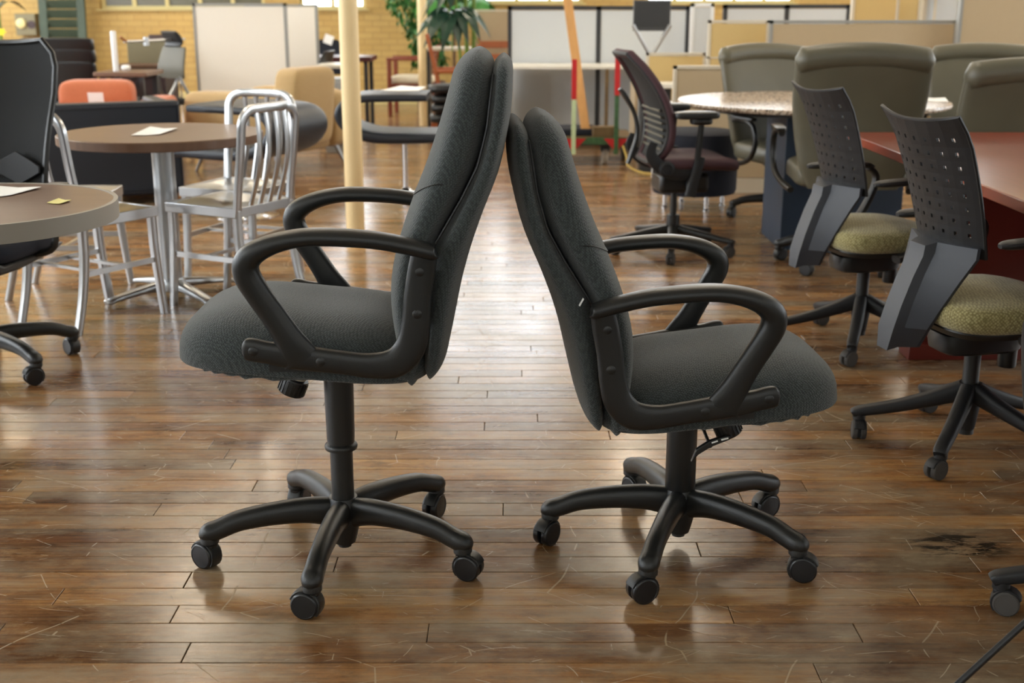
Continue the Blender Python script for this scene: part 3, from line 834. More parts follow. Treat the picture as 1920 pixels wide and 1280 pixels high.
# ================================================================ LEFT BACKGROUND SEATING
def club_chair(name, label, loc, rz, leather, w=.80, d=.78, h=.66, arm=.10, legs='dark_trim'):
    t = thing(name, label, 'armchair', loc, rz)
    rb = lambda m_, nm, mt=leather, bv=.018, par=t: m_.build(nm, mt, par, bevel=bv, seg=3)
    rb(MB().box((-d / 2 + arm / 2, 0, h / 2 + .03), (arm, w, h - .06)), 'back')
    for s in (-1, 1):
        a_ = rb(MB().box((arm / 2, s * (w / 2 - arm / 2), (h - .02) / 2 + .03), (d - arm, arm, h - .08)), 'arm')
    rb(MB().box((arm / 2, 0, .17), (d - arm, w - 2 * arm, .22)), 'seat_base')
    rb(MB().cush((arm / 2, 0, .35), ((d - arm) / 2, (w - 2 * arm) / 2, .08), .35, .3, 32, 10), 'seat_cushion', bv=0)
    # welted rim around the outside of back
    e = .5 * w - .012; x0 = -d / 2 - .002
    rim = [(x0, -e, .10), (x0, e, .10), (x0, e, h - .03), (x0, -e, h - .03)]
    MB().tube(rim, .008, 6, close=True).build('welt', leather, t)
    for sx in (-1, 1):
        for sy in (-1, 1): MB().lathe([(.018, 0), (.022, .07)], (sx * (d / 2 - .06), sy * (w / 2 - .06), 0), 10).build('foot', legs, t)
    return t
club_chair('club_chair', 'black leather box-shaped armchair seen from behind, beyond the brown cafe table', (-2.72, 8.25, 0), R(116), 'navy_leather', .86, .80, .66)

def soft_chair(name, label, loc, rz, fab, w=.95, d=.80, hb=.75, ha=.58, bw=.52, legs='steel'):
    """upholstered chair with separate rounded back and low arms"""
    t = thing(name, label, 'armchair', loc, rz)
    MB().cush((-d / 2 + .13, 0, (hb + .20) / 2), (.12, bw / 2, (hb - .20) / 2), .3, .3, 32, 14, lambda p: Vector((p.x - .10 * (p.z + .2), p.y, p.z))).build('backrest', fab, t, angle=1.2)
    for s in (-1, 1):
        MB().cush((.02, s * (w / 2 - .10), (ha + .16) / 2), (d / 2, .10, (ha - .16) / 2), .3, .25, 28, 12).build('arm', fab, t, angle=1.2)
    MB().cush((.04, 0, .27), (d / 2 - .02, w / 2 - .16, .12), .3, .25, 28, 12).build('seat', fab, t, angle=1.2)
    for sx in (-1, 1):
        for sy in (-1, 1):
            MB().tube([(sx * (d / 2 - .12), sy * (w / 2 - .10), .2), (sx * (d / 2 - .03), sy * (w / 2 - .06), 0)], [.020, .011], 10).build('leg', legs, t)
    return t
soft_chair('upholstered_armchair', 'orange upholstered armchair with a white paper on its back', (-3.17, 9.35, 0), R(-84), 'orange_fabric', 1.20, .8, .70, .585, .56)
q = at_y(172, 185, 9.35)
pp = MB().box((0, 0, 0), (.115, .003, .12)).build('paper_sheet', 'paper', None, (q.x, 9.445, q.z - .02), (R(12), 0, R(5))); tag(pp, 'white paper tag hung on the orange armchair back', 'paper')
soft_chair('upholstered_armchair', 'tan upholstered armchair on splayed metal legs behind the black curved lounge', (-1.90, 9.75, 0), R(150), 'tan_fabric', .92, .92, .80, .62, .50)

# curved black lounge: one padded ribbon, seat, spine and upper shelf, on a steel pedestal
def ribbon_lounge(label, loc, rz, depth=.52, h2=.69):
    t = thing('curved_lounge', label, 'lounge seat', loc, rz)
    P = [(.46, .405, .032), (.30, .405, .036), (.05, .402, .040), (-.14, .410, .042), (-.27, .450, .042), (-.345, .520, .040), (-.352, .585, .036), (-.30, .640, .032), (-.20, .662, .030), (.0, .668, .029), (.16, .668, .028), (.22, .668, .026)]
    m = MB(); path = cr(P, 5); rings = []
    for i, (x, z, th) in enumerate(path):
        a, b = path[max(i - 1, 0)], path[min(i + 1, len(path) - 1)]
        tt = Vector((b[0] - a[0], 0, b[1] - a[1])).normalized(); nn = Vector((-tt.z, 0, tt.x))
        rings.append([Vector((x, 0, z)) + nn * e + Vector((0, g, 0)) for e, g in se_ring(th, depth / 2, 5, 28)])
    m.loft(rings); m.build('padded_shell', 'navy_leather', t, angle=.9)
    MB().tube([(.05, 0, .37), (.05, 0, .02)], .019, 14).build('pedestal', 'chrome', t)
    MB().lathe([(.20, 0), (.20, .006), (.05, .022), (.022, .05)], (.05, 0, 0), 28).build('base_plate', 'chrome', t)
    return t
ribbon_lounge('black curved lounge with padded upper shelf on a chrome pedestal, right of the near column', (-.78, 8.40, 0), R(0))
q = at_z(742, 167, .70)
sheet('paper_sheet', 'white papers lying on the upper shelf of the black curved lounge', 'paper', P4(.70, (712, 170), (785, 170), (800, 163), (752, 161)), .6975, fold=.004)
ribbon_lounge('black curved lounge seen from its rounded end, behind the aluminium chairs', (-1.60, 7.52, 0), R(156), .60)

# partitions behind
def partition(name, label, x0, x1, yy, z1, fab, trim, rz=0, th=.06, z0=.0, n=1, split=(), cat='partition', tw=.022, group=None):
    """fabric panel in a metal frame; split gives heights of horizontal joints"""
    t = thing(name, label, cat, ((x0 + x1) / 2, yy, 0), rz, group); w = x1 - x0
    m = MB()
    for s in (-1, 1): m.box((s * (w / 2 - tw / 2), 0, (z0 + z1) / 2), (tw, th, z1 - z0))
    m.box((0, 0, z1 - tw / 2), (w, th, tw)); m.box((0, 0, z0 + .05), (w, th, .10))
    for z in split: m.box((0, 0, z), (w, th, .012))
    for i in range(1, n): m.box((-w / 2 + w * i / n, 0, (z0 + z1) / 2), (tw * 1.2, th, z1 - z0))
    m.build('frame', trim, t, smooth=False)
    zz = [z0 + .1] + list(split) + [z1 - tw]
    fl = fab if isinstance(fab, (list, tuple)) else [fab] * 9
    for i in range(n):
        for k in range(len(zz) - 1):
            MB().box((-w / 2 + w * (i + .5) / n, 0, (zz[k] + zz[k + 1]) / 2), (w / n - tw * 1.1, th * .8, zz[k + 1] - zz[k] - .008)).build('fabric_panel', fl[k], t, smooth=False)
    return t
E1 = at_y(362, 12, 10.9).x; E2 = at_y(537, 12, 10.9).x
partition('office_partition', 'tall off-white partition panel with a grey edge behind the tan armchair', E1, E2, 10.9, 1.265, 'cubicle_white', 'grey_trim')
pe = MB().box((0, 0, .62), (.05, .5, 1.23)).build('office_partition', 'grey_trim', None, (E1 + .05, 11.22, 0), (0, 0, R(-8))); tag(pe, 'narrow grey partition edge stacked beside the tall off-white panel', 'partition')
E3 = at_y(595, 14, 12.4).x; E4 = at_y(536, 14, 12.4).x
partition('office_partition', 'pale grey partition panel standing behind the off-white one, left of the near column', E4 - .4, E3, 12.4, 1.255, 'cubicle_white', 'grey_trim')
# ================================================================ RIGHT: CHERRY TABLE AND PERFORATED-BACK CHAIRS
rt = thing('conference_table', 'red cherry rectangular table along the right side, slab leg below', 'table', (1.99, 4.0, 0))
MB().box((0, .03, .732), (1.19, 2.26, .036)).build('tabletop', 'cherry', rt, bevel=.004)
MB().box((-.02, .40, .355), (.95, .05, .71)).build('slab_leg', 'cherry_dark', rt, bevel=.003)
MB().box((-.02, .40, .03), (1.02, .12, .06)).build('plinth', 'cherry_dark', rt, bevel=.003)
MB().box((-.02, -.98, .355), (.95, .05, .71)).build('slab_leg', 'cherry_dark', rt, bevel=.003)
MB().box((-.02, -.98, .03), (1.02, .12, .06)).build('plinth', 'cherry_dark', rt, bevel=.003)
MB().box((-.02, -.29, .50), (.03, 1.33, .36)).build('modesty_panel', 'cherry_dark', rt, bevel=.003)

def perf_chair(label, loc, rz, leg0, group='perforated-back chairs at the cherry table'):
    t = thing('perforated_chair', label, 'office chair', loc, rz, group)
    swivel_base(t, leg0 - rz, .305, 'faceted', 'dark_grey_plastic', 'grey', [1.2, .3, 5.4, 2.0, 3.3], [(.020, .045), (.026, .06), (.034, .12), (.038, .17), (.032, .195)])
    MB().lathe([(.024, .04), (.024, .29)], n=16).build('gas_lift', 'black_plastic', t)
    MB().cush((.0, 0, .33), (.13, .075, .038), .45, .5, 24, 8).build('tilt_mechanism', 'black_plastic', t)
    MB().lathe([(.025, -.055), (.027, -.05), (.027, 0)], (.10, -.02, .30), 16).build('tension_knob', 'black_plastic', t)
    MB().cush((.045, 0, .435), (.235, .235, .050), .5, .45, 40, 14, lambda p: Vector((p.x, p.y, p.z - .03 * max(0, p.x / .235) ** 2))).build('seat', 'green_fabric', t, angle=1.2)
    MB().cush((.04, 0, .395), (.215, .215, .022), .4, .45, 32, 8).build('seat_pan', 'black_plastic', t)
    # perforated back, real square-rounded holes, wings curl forward at the top corners
    NR, NC = 9, 7
    z0, z1 = .60, .966
    def S(u, v):                      # u across -1..1, v up 0..1
        hw = .165 + .030 * v
        x = -.148 - .122 * v + .012 * math.sin(math.pi * v) + .045 * u * u + (.02 * max(0, v - .85) / .15) * u * u * -1
        z = z0 + (z1 - z0) * v + .020 * u * u * v ** 3
        return Vector((x, hw * u, z))
    def nrm(u, v):
        d = 1e-3; return (S(u + d, v) - S(u - d, v)).cross(S(u, v + d) - S(u, v - d)).normalized()
    us = [-1 + .10] + [-.90 + 1.80 * (c + 1) / NC for c in range(NC)]
    vs_ = [.02] + [.02 + .89 * (r_ + 1) / NR for r_ in range(NR)]
    us = [-1.0] + us + [1.0]; vs_ = [0.0] + vs_ + [.95, 1.0]
    m = MB(); th = .004
    def pt(u, v, s): return S(u, v) + nrm(u, v) * (th * s)
    for i in range(len(us) - 1):
        for k in range(len(vs_) - 1):
            a, b, c, d = us[i], us[i + 1], vs_[k], vs_[k + 1]
            hole = 1 <= i <= NC and 1 <= k <= NR
            out = [(a, c), (b, c), (b, d), (a, d)]
            if not hole:
                m.add([pt(*p, 1) for p in out] + [pt(*p, -1) for p in out], [(0, 1, 2, 3), (7, 6, 5, 4)])
            else:
                mu, mv = (a + b) / 2, (c + d) / 2; hu, hv = .027, .0145
                inn = [(mu - hu, mv - hv), (mu + hu, mv - hv), (mu + hu, mv + hv), (mu - hu, mv + hv)]
                q = [pt(*p, 1) for p in out] + [pt(*p, 1) for p in inn] + [pt(*p, -1) for p in out] + [pt(*p, -1) for p in inn]
                fs = []
                for e in range(4):
                    f = (e + 1) % 4
                    fs += [(e, f, 4 + f, 4 + e), (8 + e, 12 + e, 12 + f, 8 + f), (4 + e, 4 + f, 12 + f, 12 + e)]
                m.add(q, fs)
    rim = []
    for v in [i / 10 for i in range(11)]: rim.append((-1, v))
    for u in [-1 + i / 6 for i in range(1, 12)]: rim.append((u, 1))
    for v in [1 - i / 10 for i in range(11)]: rim.append((1, v))
    m.tube([S(*p) for p in rim], .0055, 6)
    m.build('perforated_back', 'dark_grey_plastic', t, angle=.9)
    # grey spine: faceted shield behind the lower back, tapering to a low point
    wv = lambda z: interp(z, [(.33, .05), (.39, .085), (.46, .115), (.54, .148), (.60, .170), (.63, .168)])
    zs = [.33, .39, .46, .54, .60, .63]
    xs = {.33: -.262, .39: -.256, .46: -.236, .54: -.208, .60: -.182, .63: -.178}
    rings = []
    for z in zs:
        W = wv(z); x = xs[z]; c = .050 if z > .34 else .035
        rings.append([Vector((x + .045, -W, z)), Vector((x - .004, -c, z)), Vector((x - .034, -c * .8, z - .01)), Vector((x - .034, c * .8, z - .01)), Vector((x - .004, c, z)), Vector((x + .045, W, z)), Vector((x + .055, W, z)), Vector((x + .020, 0, z)), Vector((x + .055, -W, z))])
    MB().loft(rings).build('back_spine', 'grey_plastic', t, angle=.35)
    # arms: struts that sweep up from under the seat
    for s in (-1, 1):
        P = [(-.02, .385, .014, .030), (.04, .40, .014, .028), (.10, .45, .014, .022), (.15, .54, .013, .018), (.165, .61, .012, .018), (.13, .645, .011, .020)]
        m = MB(); m.sweep(cr(P, 4), s * .255, 12, 3)
        m.sweep(cr([(-.13, .655, .006, .010), (-.10, .658, .012, .026), (.02, .662, .013, .030), (.12, .655, .012, .028), (.15, .648, .006, .016)], 4), s * .258, 12, 2.6)
        m.build('armrest', 'dark_grey_plastic', t)
    return t
perf_chair('black perforated-back chair with patterned green seat, nearer the camera at the cherry table', (1.345, 3.44, 0), R(13), R(166))
perf_chair('black perforated-back chair with patterned green seat, at the far end of the cherry table', (1.335, 4.56, 0), R(13), R(178))
perf_chair('chair of which only one dark caster leg shows at the lower right frame edge', (1.35, 2.34, 0), R(88), R(168), None)

# thin black rod at the lower right corner: the leg of a folding stand outside the frame
fs_ = thing('folding_stand', 'thin black metal rod slanting across the lower right corner', 'stand', (.98, 2.02, 0))
a0 = at_y(1800, 1282, 1.98); a1 = at_y(1925, 1166, 1.99)
d_ = (a1 - a0)
p0 = a0 - d_ * (a0.z / d_.z) if d_.z > 0 else a0
p1 = a0 + d_ * 1.9
fs_.location = (p0.x, p0.y, 0)
rel = lambda v: (v.x - p0.x, v.y - p0.y, v.z)
MB().tube([rel(p0 + Vector((0, 0, .006))), rel(p1)], .0062, 10).build('leg', 'black_plastic_gloss', fs_)
top = Vector(rel(p1))
MB().tube([tuple(top), (top.x + .10, top.y - .36, .006)], .0062, 10).build('leg', 'black_plastic_gloss', fs_)
MB().tube([tuple(top), (top.x + .30, top.y - .22, .006)], .0062, 10).build('leg', 'black_plastic_gloss', fs_)
MB().cush(tuple(top), (.025, .025, .02), .6, .6, 14, 8).build('hub', 'black_plastic', fs_)

# ================================================================ GRANITE TABLE AND LEATHER CHAIRS
gt = thing('granite_table', 'round granite conference table with speckled polished top, navy slab pedestal', 'table', (1.66, 6.90, 0))
MB().lathe([(.71, .722), (.735, .728), (.74, .738), (.735, .750), (.72, .752)], n=80).build('tabletop', 'granite', gt, angle=.5)
MB().lathe([(.60, .700), (.60, .722)], n=48).build('sub_top', 'dark_trim', gt)
MB().box((-.10, -.22, .35), (.27, .50, .70)).build('pedestal', 'navy_panel', gt, bevel=.004)
MB().box((.30, -.02, .35), (.40, .27, .70)).build('pedestal', 'navy_panel', gt, bevel=.004)
sheet('paper_sheet', 'white paper on the right of the granite table', 'paper', P4(.753, (1735, 190), (1778, 191), (1772, 184), (1732, 184)), .7525, fold=.003)

def leather_chair(label, loc, rz, leg0, top=1.10, w=.60, seat=True):
    """high-back conference chair with a rolled top"""
    t = thing('leather_chair', label, 'leather chair', loc, rz, 'olive leather conference chairs')
    dz = top - 1.10
    swivel_base(t, leg0 - rz, .31, 'arched', 'black_plastic', 'black', [2, 1, 3, 5, 4])
    MB().lathe([(.028, .14), (.028, .42 + dz)], n=16).build('gas_lift', 'black_plastic', t)
    MB().box((0, 0, .40 + dz), (.26, .18, .05)).build('tilt_mechanism', 'black_plastic', t, bevel=.01)
    MB().cush((.03, 0, .475 + dz), (.28, w / 2 - .03, .065), .45, .35, 40, 14, lambda p: Vector((p.x, p.y, p.z - .04 * max(0, p.x / .28) ** 3))).build('seat', 'olive_leather', t, angle=1.2)
    # back shell: wide, tapering towards the seat
    rings = []; K = 22
    for i in range(K + 1):
        q = i / K; z = .42 + dz + (top - .085 - .42 - dz) * q
        hw = (w / 2) * (.78 + .26 * math.sin(math.pi / 2 * min(1, q * 1.15))) * (.9 + .1 * min(1, q * 6))
        hw = min(hw, w / 2 + .01)
        x = -.235 - .10 * q ** 1.2 + .03 * math.sin(math.pi * q)
        th = .055 * (.55 + .45 * min(1, q * 5)) - .012 * q
        rings.append([Vector((x + e - .0 * g * g + .28 * g * g, g, z + .0)) for e, g in se_ring(th, hw, 3.6, 36)])
    b = MB().loft(rings).build('backrest', 'olive_leather', t, angle=1.2)
    # rolled headrest: crown is a gentle arc
    rings = []
    for j in range(25):
        v = j / 24 * 2 - 1; e_ = math.sqrt(max(0, 1 - max(0, (abs(v) - .93) / .07) ** 2))
        yv = v * (w / 2 + .012); z = top - .058 - .028 * v * v; x = -.335 + .28 * yv * yv
        ry, rz_ = .062 * max(e_, .3), .058 * max(e_, .3)
        rings.append([Vector((x + ry * math.cos(2 * math.pi * k / 18), yv, z + rz_ * math.sin(2 * math.pi * k / 18))) for k in range(18)])
    MB().loft(rings).build('head_roll', 'olive_leather', b, angle=1.2)
    sm = [Vector((-.318 - .035 + .28 * (v * w / 2) ** 2, v * w / 2, top - .108 - .02 * v * v)) for v in [i / 10 - 1 for i in range(21)]]
    for s in (-1, 1):
        P = [(-.15, s * (w / 2 - .02), .40 + dz), (.0, s * (w / 2 + .01), .42 + dz), (.12, s * (w / 2 + .035), .47 + dz), (.165, s * (w / 2 + .04), .56 + dz), (.13, s * (w / 2 + .04), .645 + dz), (.02, s * (w / 2 + .035), .672 + dz), (-.10, s * (w / 2 + .03), .665 + dz)]
        m = MB().tube(cr(P, 5), .0155, 10)
        m.cush((.01, s * (w / 2 + .035), .683 + dz), (.13, .030, .012), .5, .5, 20, 8)
        m.build('armrest', 'black_plastic', t)
    return t
leather_chair('largest olive leather high-back chair, seen from behind at the front of the granite table', (1.635, 6.02, 0), R(84), R(152), 1.10, .595)
leather_chair('olive leather high-back chair at the far left of the granite table, facing the camera', (1.66, 7.42, 0), R(-68), R(170), 1.035, .60)
leather_chair('olive leather high-back chair at the far right, behind the granite table', (2.90, 7.62, 0), R(-104), R(150), 1.03, .64)
leather_chair('olive leather chair seen from behind beyond the cherry table, cut by the right edge', (2.285, 5.80, 0), R(92), R(170), 1.045, .60)

# navy drum ottoman on chrome feet
ot = thing('drum_ottoman', 'low navy round ottoman on chrome feet under the purple chair', 'ottoman', (1.175, 7.90, 0))
MB().lathe([(.20, .09), (.262, .095), (.27, .12), (.27, .44), (.262, .475), (.235, .488), (.05, .495)], n=48).build('drum', 'navy_fabric', ot)
for k in range(4):
    a = R(-75 + 90 * k); MB().lathe([(.022, 0), (.022, .006), (.014, .012), (.016, .095)], (.20 * math.cos(a), .20 * math.sin(a), 0), 12).build('foot', 'chrome', ot)

# ================================================================ PURPLE ERGONOMIC CHAIR
def ergo(label, loc, rz, leg0):
    t = thing('ergonomic_chair', label, 'office chair', loc, rz)
    swivel_base(t, leg0 - rz, .318, 'flat', 'black_plastic', 'grey', [2.0, 1.1, .4, 5, 4], [(.022, .04), (.026, .06), (.034, .10), (.036, .16), (.034, .20)])
    MB().lathe([(.018, .05), (.018, .36)], n=14).build('gas_lift', 'black_plastic', t)
    MB().box((.03, 0, .375), (.26, .20, .10)).build('tilt_mechanism', 'black_plastic', t, bevel=.02)
    MB().lathe([(.03, -.14), (.032, -.135), (.032, -.11), (.012, -.11)], (.06, 0, .37), 18, 'y').build('adjust_knob', 'dark_grey_plastic', t)
    MB().cush((.08, 0, .475), (.225, .25, .038), .55, .5, 40, 12, lambda p: Vector((p.x, p.y, p.z + .02 * (p.y / .25) ** 2 - .05 * max(0, p.x / .225 - .4) ** 2))).build('seat', 'purple_fabric', t, angle=1.2)
    # back: curved mesh leaf with a thick purple rim
    prof = [(-.16, .49), (-.125, .55), (-.112, .64), (-.130, .74), (-.175, .85), (-.235, .95), (-.295, 1.025)]
    wid = [.13, .20, .235, .245, .235, .20, .15]
    pr = cr([(x, z, h) for (x, z), h in zip(prof, wid)], 4); J = 10
    g = [Vector((x + .16 * (hh * v) ** 2 * 3, hh * v, z)) for x, z, hh in pr for v in [j / J * 2 - 1 for j in range(J + 1)]]
    n = len(g); vs = g + [p + Vector((-.006, 0, .002)) for p in g]; fs = []
    for i in range(len(pr) - 1):
        for j in range(J):
            q = i * (J + 1) + j; fs += [(q, q + 1, q + J + 2, q + J + 1), (n + q + J + 1, n + q + J + 2, n + q + 1, n + q)]
    MB().add(vs, fs).build('mesh_panel', 'black_mesh', t, angle=1.3)
    G = lambda i, j: g[i * (J + 1) + j]; I = len(pr) - 1
    rim = [G(i, 0) for i in range(I + 1)] + [G(I, j) for j in range(1, J)] + [G(i, J) for i in range(I, -1, -1)] + [G(0, j) for j in range(J - 1, 0, -1)]
    MB().tube(rim, .021, 10, close=True).build('back_rim', 'purple_fabric', t)
    inner = [p + Vector((-.016, 0, 0)) for p in rim]
    MB().tube(inner, .012, 8, close=True).build('back_frame', 'dark_grey_plastic', t)
    for k in range(7):                     # light slots of the lumbar pad
        z = .56 + k * .032; x = interp(z, [(b, a) for a, b in prof]) - .022
        MB().box((x + .02, 0, z), (.006, .36, .011)).build('lumbar_slot', 'taupe_mesh', t)
    # back yoke and pivot
    for s in (-1, 1):
        MB().sweep(cr([(-.17, .60, .020, .008), (-.185, .54, .028, .010), (-.13, .475, .034, .012), (-.04, .445, .035, .012), (.045, .45, .030, .012), (.08, .45, .018, .010)], 4), s * .215, 12, 3.5).build('yoke', 'dark_grey_plastic', t)
        MB().lathe([(.040, s * .227), (.040, s * .238), (.032, s * .244), (.024, s * .244), (.022, s * .238), (.001, s * .238)], (-.105, 0, .468), 24, 'y').build('pivot_cap', 'dark_grey_plastic', t)
        MB().sweep(cr([(.015, .33, .026, .018), (.035, .42, .026, .018), (.055, .50, .026, .018), (.062, .53, .022, .016)], 3), s * .245, 12, 3.5).build('arm_socket', 'dark_grey_plastic', t)
        m = MB().sweep([(.045, .50, .015, .012), (.060, .70, .015, .012)], s * .25, 10, 3); m.build('arm_post', 'black_plastic', t)
        m = MB().cush((.055, s * .255, .705), (.055, .035, .018), .5, .5, 20, 8)
        m.cush((.030, s * .26, .735), (.115, .045, .020), .5, .45, 28, 8); m.build('arm_pad', 'black_plastic', t)
    # rear spring lever
    MB().sweep(cr([(-.34, .86, .008, .02), (-.315, .83, .012, .025), (-.262, .74, .010, .018), (-.245, .64, .010, .016), (-.275, .53, .012, .02), (-.29, .49, .010, .02)], 5), -.16, 10, 3).build('back_spring', 'black_plastic', t)
    return t
ergo('dark purple ergonomic chair with curved mesh back, alone in the aisle before the granite table', (.845, 6.38, 0), R(8), R(190))

# ================================================================ CUBICLES ON THE RIGHT
def X(px, y): return at_y(px, 100, y).x
def Z(py, y): return at_y(960, py, y).z
yc = 11.45
partition('cubicle_wall', 'grey fabric cubicle wall in dark frames behind the white worktop', X(952, yc), X(1290, yc), yc, Z(11, yc), 'cubicle_grey', 'dark_trim', n=2, tw=.035)
cw = thing('worktop', 'white laminate cubicle worktop against the grey wall', 'worktop', (X(1100, 11.15), 11.13, 0))
wx = (X(1245, 11.1) - X(953, 11.1)) / 2
MB().box((0, .01, .728), (wx * 2, .50, .03)).build('top', 'white_laminate', cw, bevel=.004)
for s in (-1, 1): MB().box((s * (wx - .02), .0, .357), (.025, .46, .713)).build('end_panel', 'grey_trim', cw)
partition('cubicle_wall', 'pale grey cubicle return panel beside the monitor', X(1292, 11.2), X(1335, 11.2), 11.2, Z(6, 11.2), 'cubicle_grey', 'white_metal', tw=.03)
# monitor on a forked arm, standing on the worktop behind the low tan panel
mt_ = thing('monitor', 'dark grey flat monitor on a forked silver stand before the grey cubicle wall', 'monitor', (X(1220, 10.6), 10.6, .0))
dsk = thing('worktop', 'pale worktop that carries the monitor stand', 'worktop', (X(1255, 10.62), 10.62, 0))
MB().box((0, 0, .725), (.62, .46, .03)).build('top', 'white_laminate', dsk, bevel=.003)
for s in (-1, 1): MB().box((s * .29, 0, .355), (.025, .42, .71)).build('end_panel', 'cubicle_tan', dsk)
mt_.location.z = .741
zt, zb = Z(0, 10.6) - .741, Z(58, 10.6) - .741
MB().box((0, 0, (zt + zb) / 2), (.31, .035, zt - zb)).build('screen', 'screen_grey', mt_, rot=(0, 0, 0), bevel=.006)
MB().box((0, .026, (zt + zb) / 2), (.20, .03, (zt - zb) * .6)).build('housing', 'screen_grey', mt_, bevel=.008)
MB().box((0, -.0185, (zt + zb) / 2 + .008), (.285, .003, zt - zb - .045)).build('display', 'dark_trim', mt_)
for s in (-1, 1): MB().tube(cr([(0, -.02, .09), (s * .03, -.02, .14), (s * .13, -.02, zb + .005), (s * .155, -.02, zb + .05)], 4), .017, 8).build('fork', 'steel', mt_)
MB().lathe([(.11, 0), (.11, .008), (.03, .018), (.022, .10)], n=24).build('stand', 'steel', mt_)

# tan system: low dividers and taller panels behind
partition('low_divider', 'low tan divider with yellow face left of the round granite table', X(1212, 9.9), X(1322, 9.9), 9.9, Z(99, 9.9), 'cubicle_yellow', 'cream_trim', tw=.02)
wt2 = thing('worktop', 'cream worktop below the low yellow divider', 'worktop', (X(1238, 9.6), 9.62, 0))
MB().box((0, 0, .66), (.30, .30, .035)).build('top', 'white_laminate', wt2, bevel=.004)
MB().box((-.02, .05, .32), (.22, .18, .64)).build('pedestal', 'dark_trim', wt2)
fc = thing('file_pedestal', 'small white drawer pedestal beside the low tan panel', 'drawer unit', (X(1252, 8.9), 8.9, 0))
MB().box((0, 0, .30), (.14, .36, .56)).build('body', 'white_metal', fc, bevel=.004)
for k in range(3): MB().box((0, -.186, .12 + .18 * k), (.126, .014, .165)).build('drawer', 'white_laminate', fc, bevel=.003)
partition('cubicle_wall', 'low tan cubicle panel with pale trim behind the purple chair and granite table', X(1264, 8.5), X(1264, 8.5) + 1.0, 8.5, Z(123, 8.5), 'cubicle_tan', 'cream_trim', tw=.02)
partition('cubicle_wall', 'yellow-tan cubicle panel left of the long tan one', X(1326, 9.7), X(1438, 9.7), 9.7, Z(38, 9.7), ['cubicle_yellow', 'cubicle_yellow'], 'cream_trim', split=(Z(108, 9.7),), tw=.02)
partition('cubicle_wall', 'long tan cubicle panel behind the olive leather chairs', X(1440, 9.5), X(1788, 9.5), 9.5, Z(38, 9.5), 'cubicle_tan', 'grey_trim', tw=.022)
partition('cubicle_wall', 'tall tan cubicle panel at the upper right frame edge', X(1790, 9.3), X(1790, 9.3) + 1.6, 9.3, 1.70, 'cubicle_tan', 'grey_trim', tw=.022)
partition('cubicle_wall', 'white cubicle wall in dark frames beyond the tan panels', X(1352, 12.6), X(1588, 12.6), 12.6, Z(8, 12.6), 'cubicle_grey', 'dark_trim', n=2, tw=.04)
partition('cubicle_wall', 'yellow-tan cubicle wall above the long panel', X(1590, 11.2), X(1718, 11.2), 11.2, 1.62, 'cubicle_yellow', 'cream_trim', tw=.025)
partition('cubicle_wall', 'pale green-grey cubicle panel beside the tall tan one', X(1722, 11.0), X(1792, 11.0), 11.0, 1.62, 'cubicle_grey', 'cream_trim', tw=.03)
sl = thing('task_light_shelf', 'cream overhead shelf above the far tan cubicle', 'shelf', (X(1720, 10.8), 10.8, 0))
MB().box((0, 0, 1.36), (.36, .26, .10)).build('cabinet', 'cream_trim', sl, bevel=.01)
for s in (-1, 1): MB().box((s * .16, .13, .66), (.02, .02, 1.30)).build('upright', 'cream_trim', sl)
partition('cubicle_wall', 'beige cubicle panel between the plants and the grey cubicle wall', X(888, 13.1), X(958, 13.1), 13.1, Z(18, 13.1), 'cubicle_tan', 'cream_trim', tw=.02)

# ================================================================ RED PLATFORM CART WITH LUMBER
kt = thing('platform_cart', 'red and green platform cart with upright posts in front of the grey cubicle', 'cart', (X(1118, 9.9), 10.05, 0))
yf = -.15
x0, x1 = X(1045, 9.9) - kt.location.x, X(1192, 9.9) - kt.location.x
MB().box(((x0 + x1) / 2, .15, .215), (x1 - x0, .62, .035)).build('platform', 'old_wood', kt)
for yv in (yf - .01, .46): MB().box(((x0 + x1) / 2, yv, .205), (x1 - x0, .03, .055)).build('rail', 'green_paint', kt)
for px_, zz in ((1077, .0), (1158, .0)):
    xx = X(px_, 9.9) - kt.location.x
    hi = Z(112, 9.9) if px_ == 1077 else Z(104, 9.9)
    wlo = .045
    p_ = MB().box((xx, yf - .035, (.10 + hi - .30) / 2), (.034, .02, hi - .30 - .10)).build('post', 'pale_green' if px_ == 1077 else 'green_paint', kt)
    MB().box((xx, yf - .035, hi - .15), (.040, .024, .31)).build('sleeve', 'red_paint', p_)
    MB().prism([(xx - .10, .225), (xx + .10, .225), (xx, .12)], yf - .032, yf - .022).build('gusset', 'red_paint', kt)
xx = X(1150, 9.9) - kt.location.x
MB().box((xx - .012, .30, .48), (.03, .02, .52)).build('post', 'old_wood', kt)
for px_, yy in ((1052, .02), (1141, .02), (1185, .35)):
    xx = X(px_, 9.9) - kt.location.x
    MB().lathe([(.02, -.024), (.058, -.022), (.065, -.015), (.065, .015), (.058, .022), (.02, .024)], (xx, yy, .065), 24, 'x').build('wheel', 'cream_rubber' if px_ == 1141 else 'rubber', kt)
    MB().box((xx, yy, .145), (.075, .07, .09)).build('wheel_fork', 'dark_trim', kt)
MB().box(((x0 * .75 + x1 * .25), .12, .262), (.36, .40, .058)).build('cushion', 'navy_fabric', kt, bevel=.015)
wb = MB(); b0 = at_y(1098, 256, 10.0); b0.z = .262; b1 = at_y(1052, -90, 10.30)
wb.bar(b0 + Vector((0, 0, .01)), b1, .072, .036, up=(0, 1, 0)); o = wb.build('plank_of_lumber', 'light_wood', None, bevel=.002); tag(o, 'long pale wooden board leaning upright on the red cart', 'board')
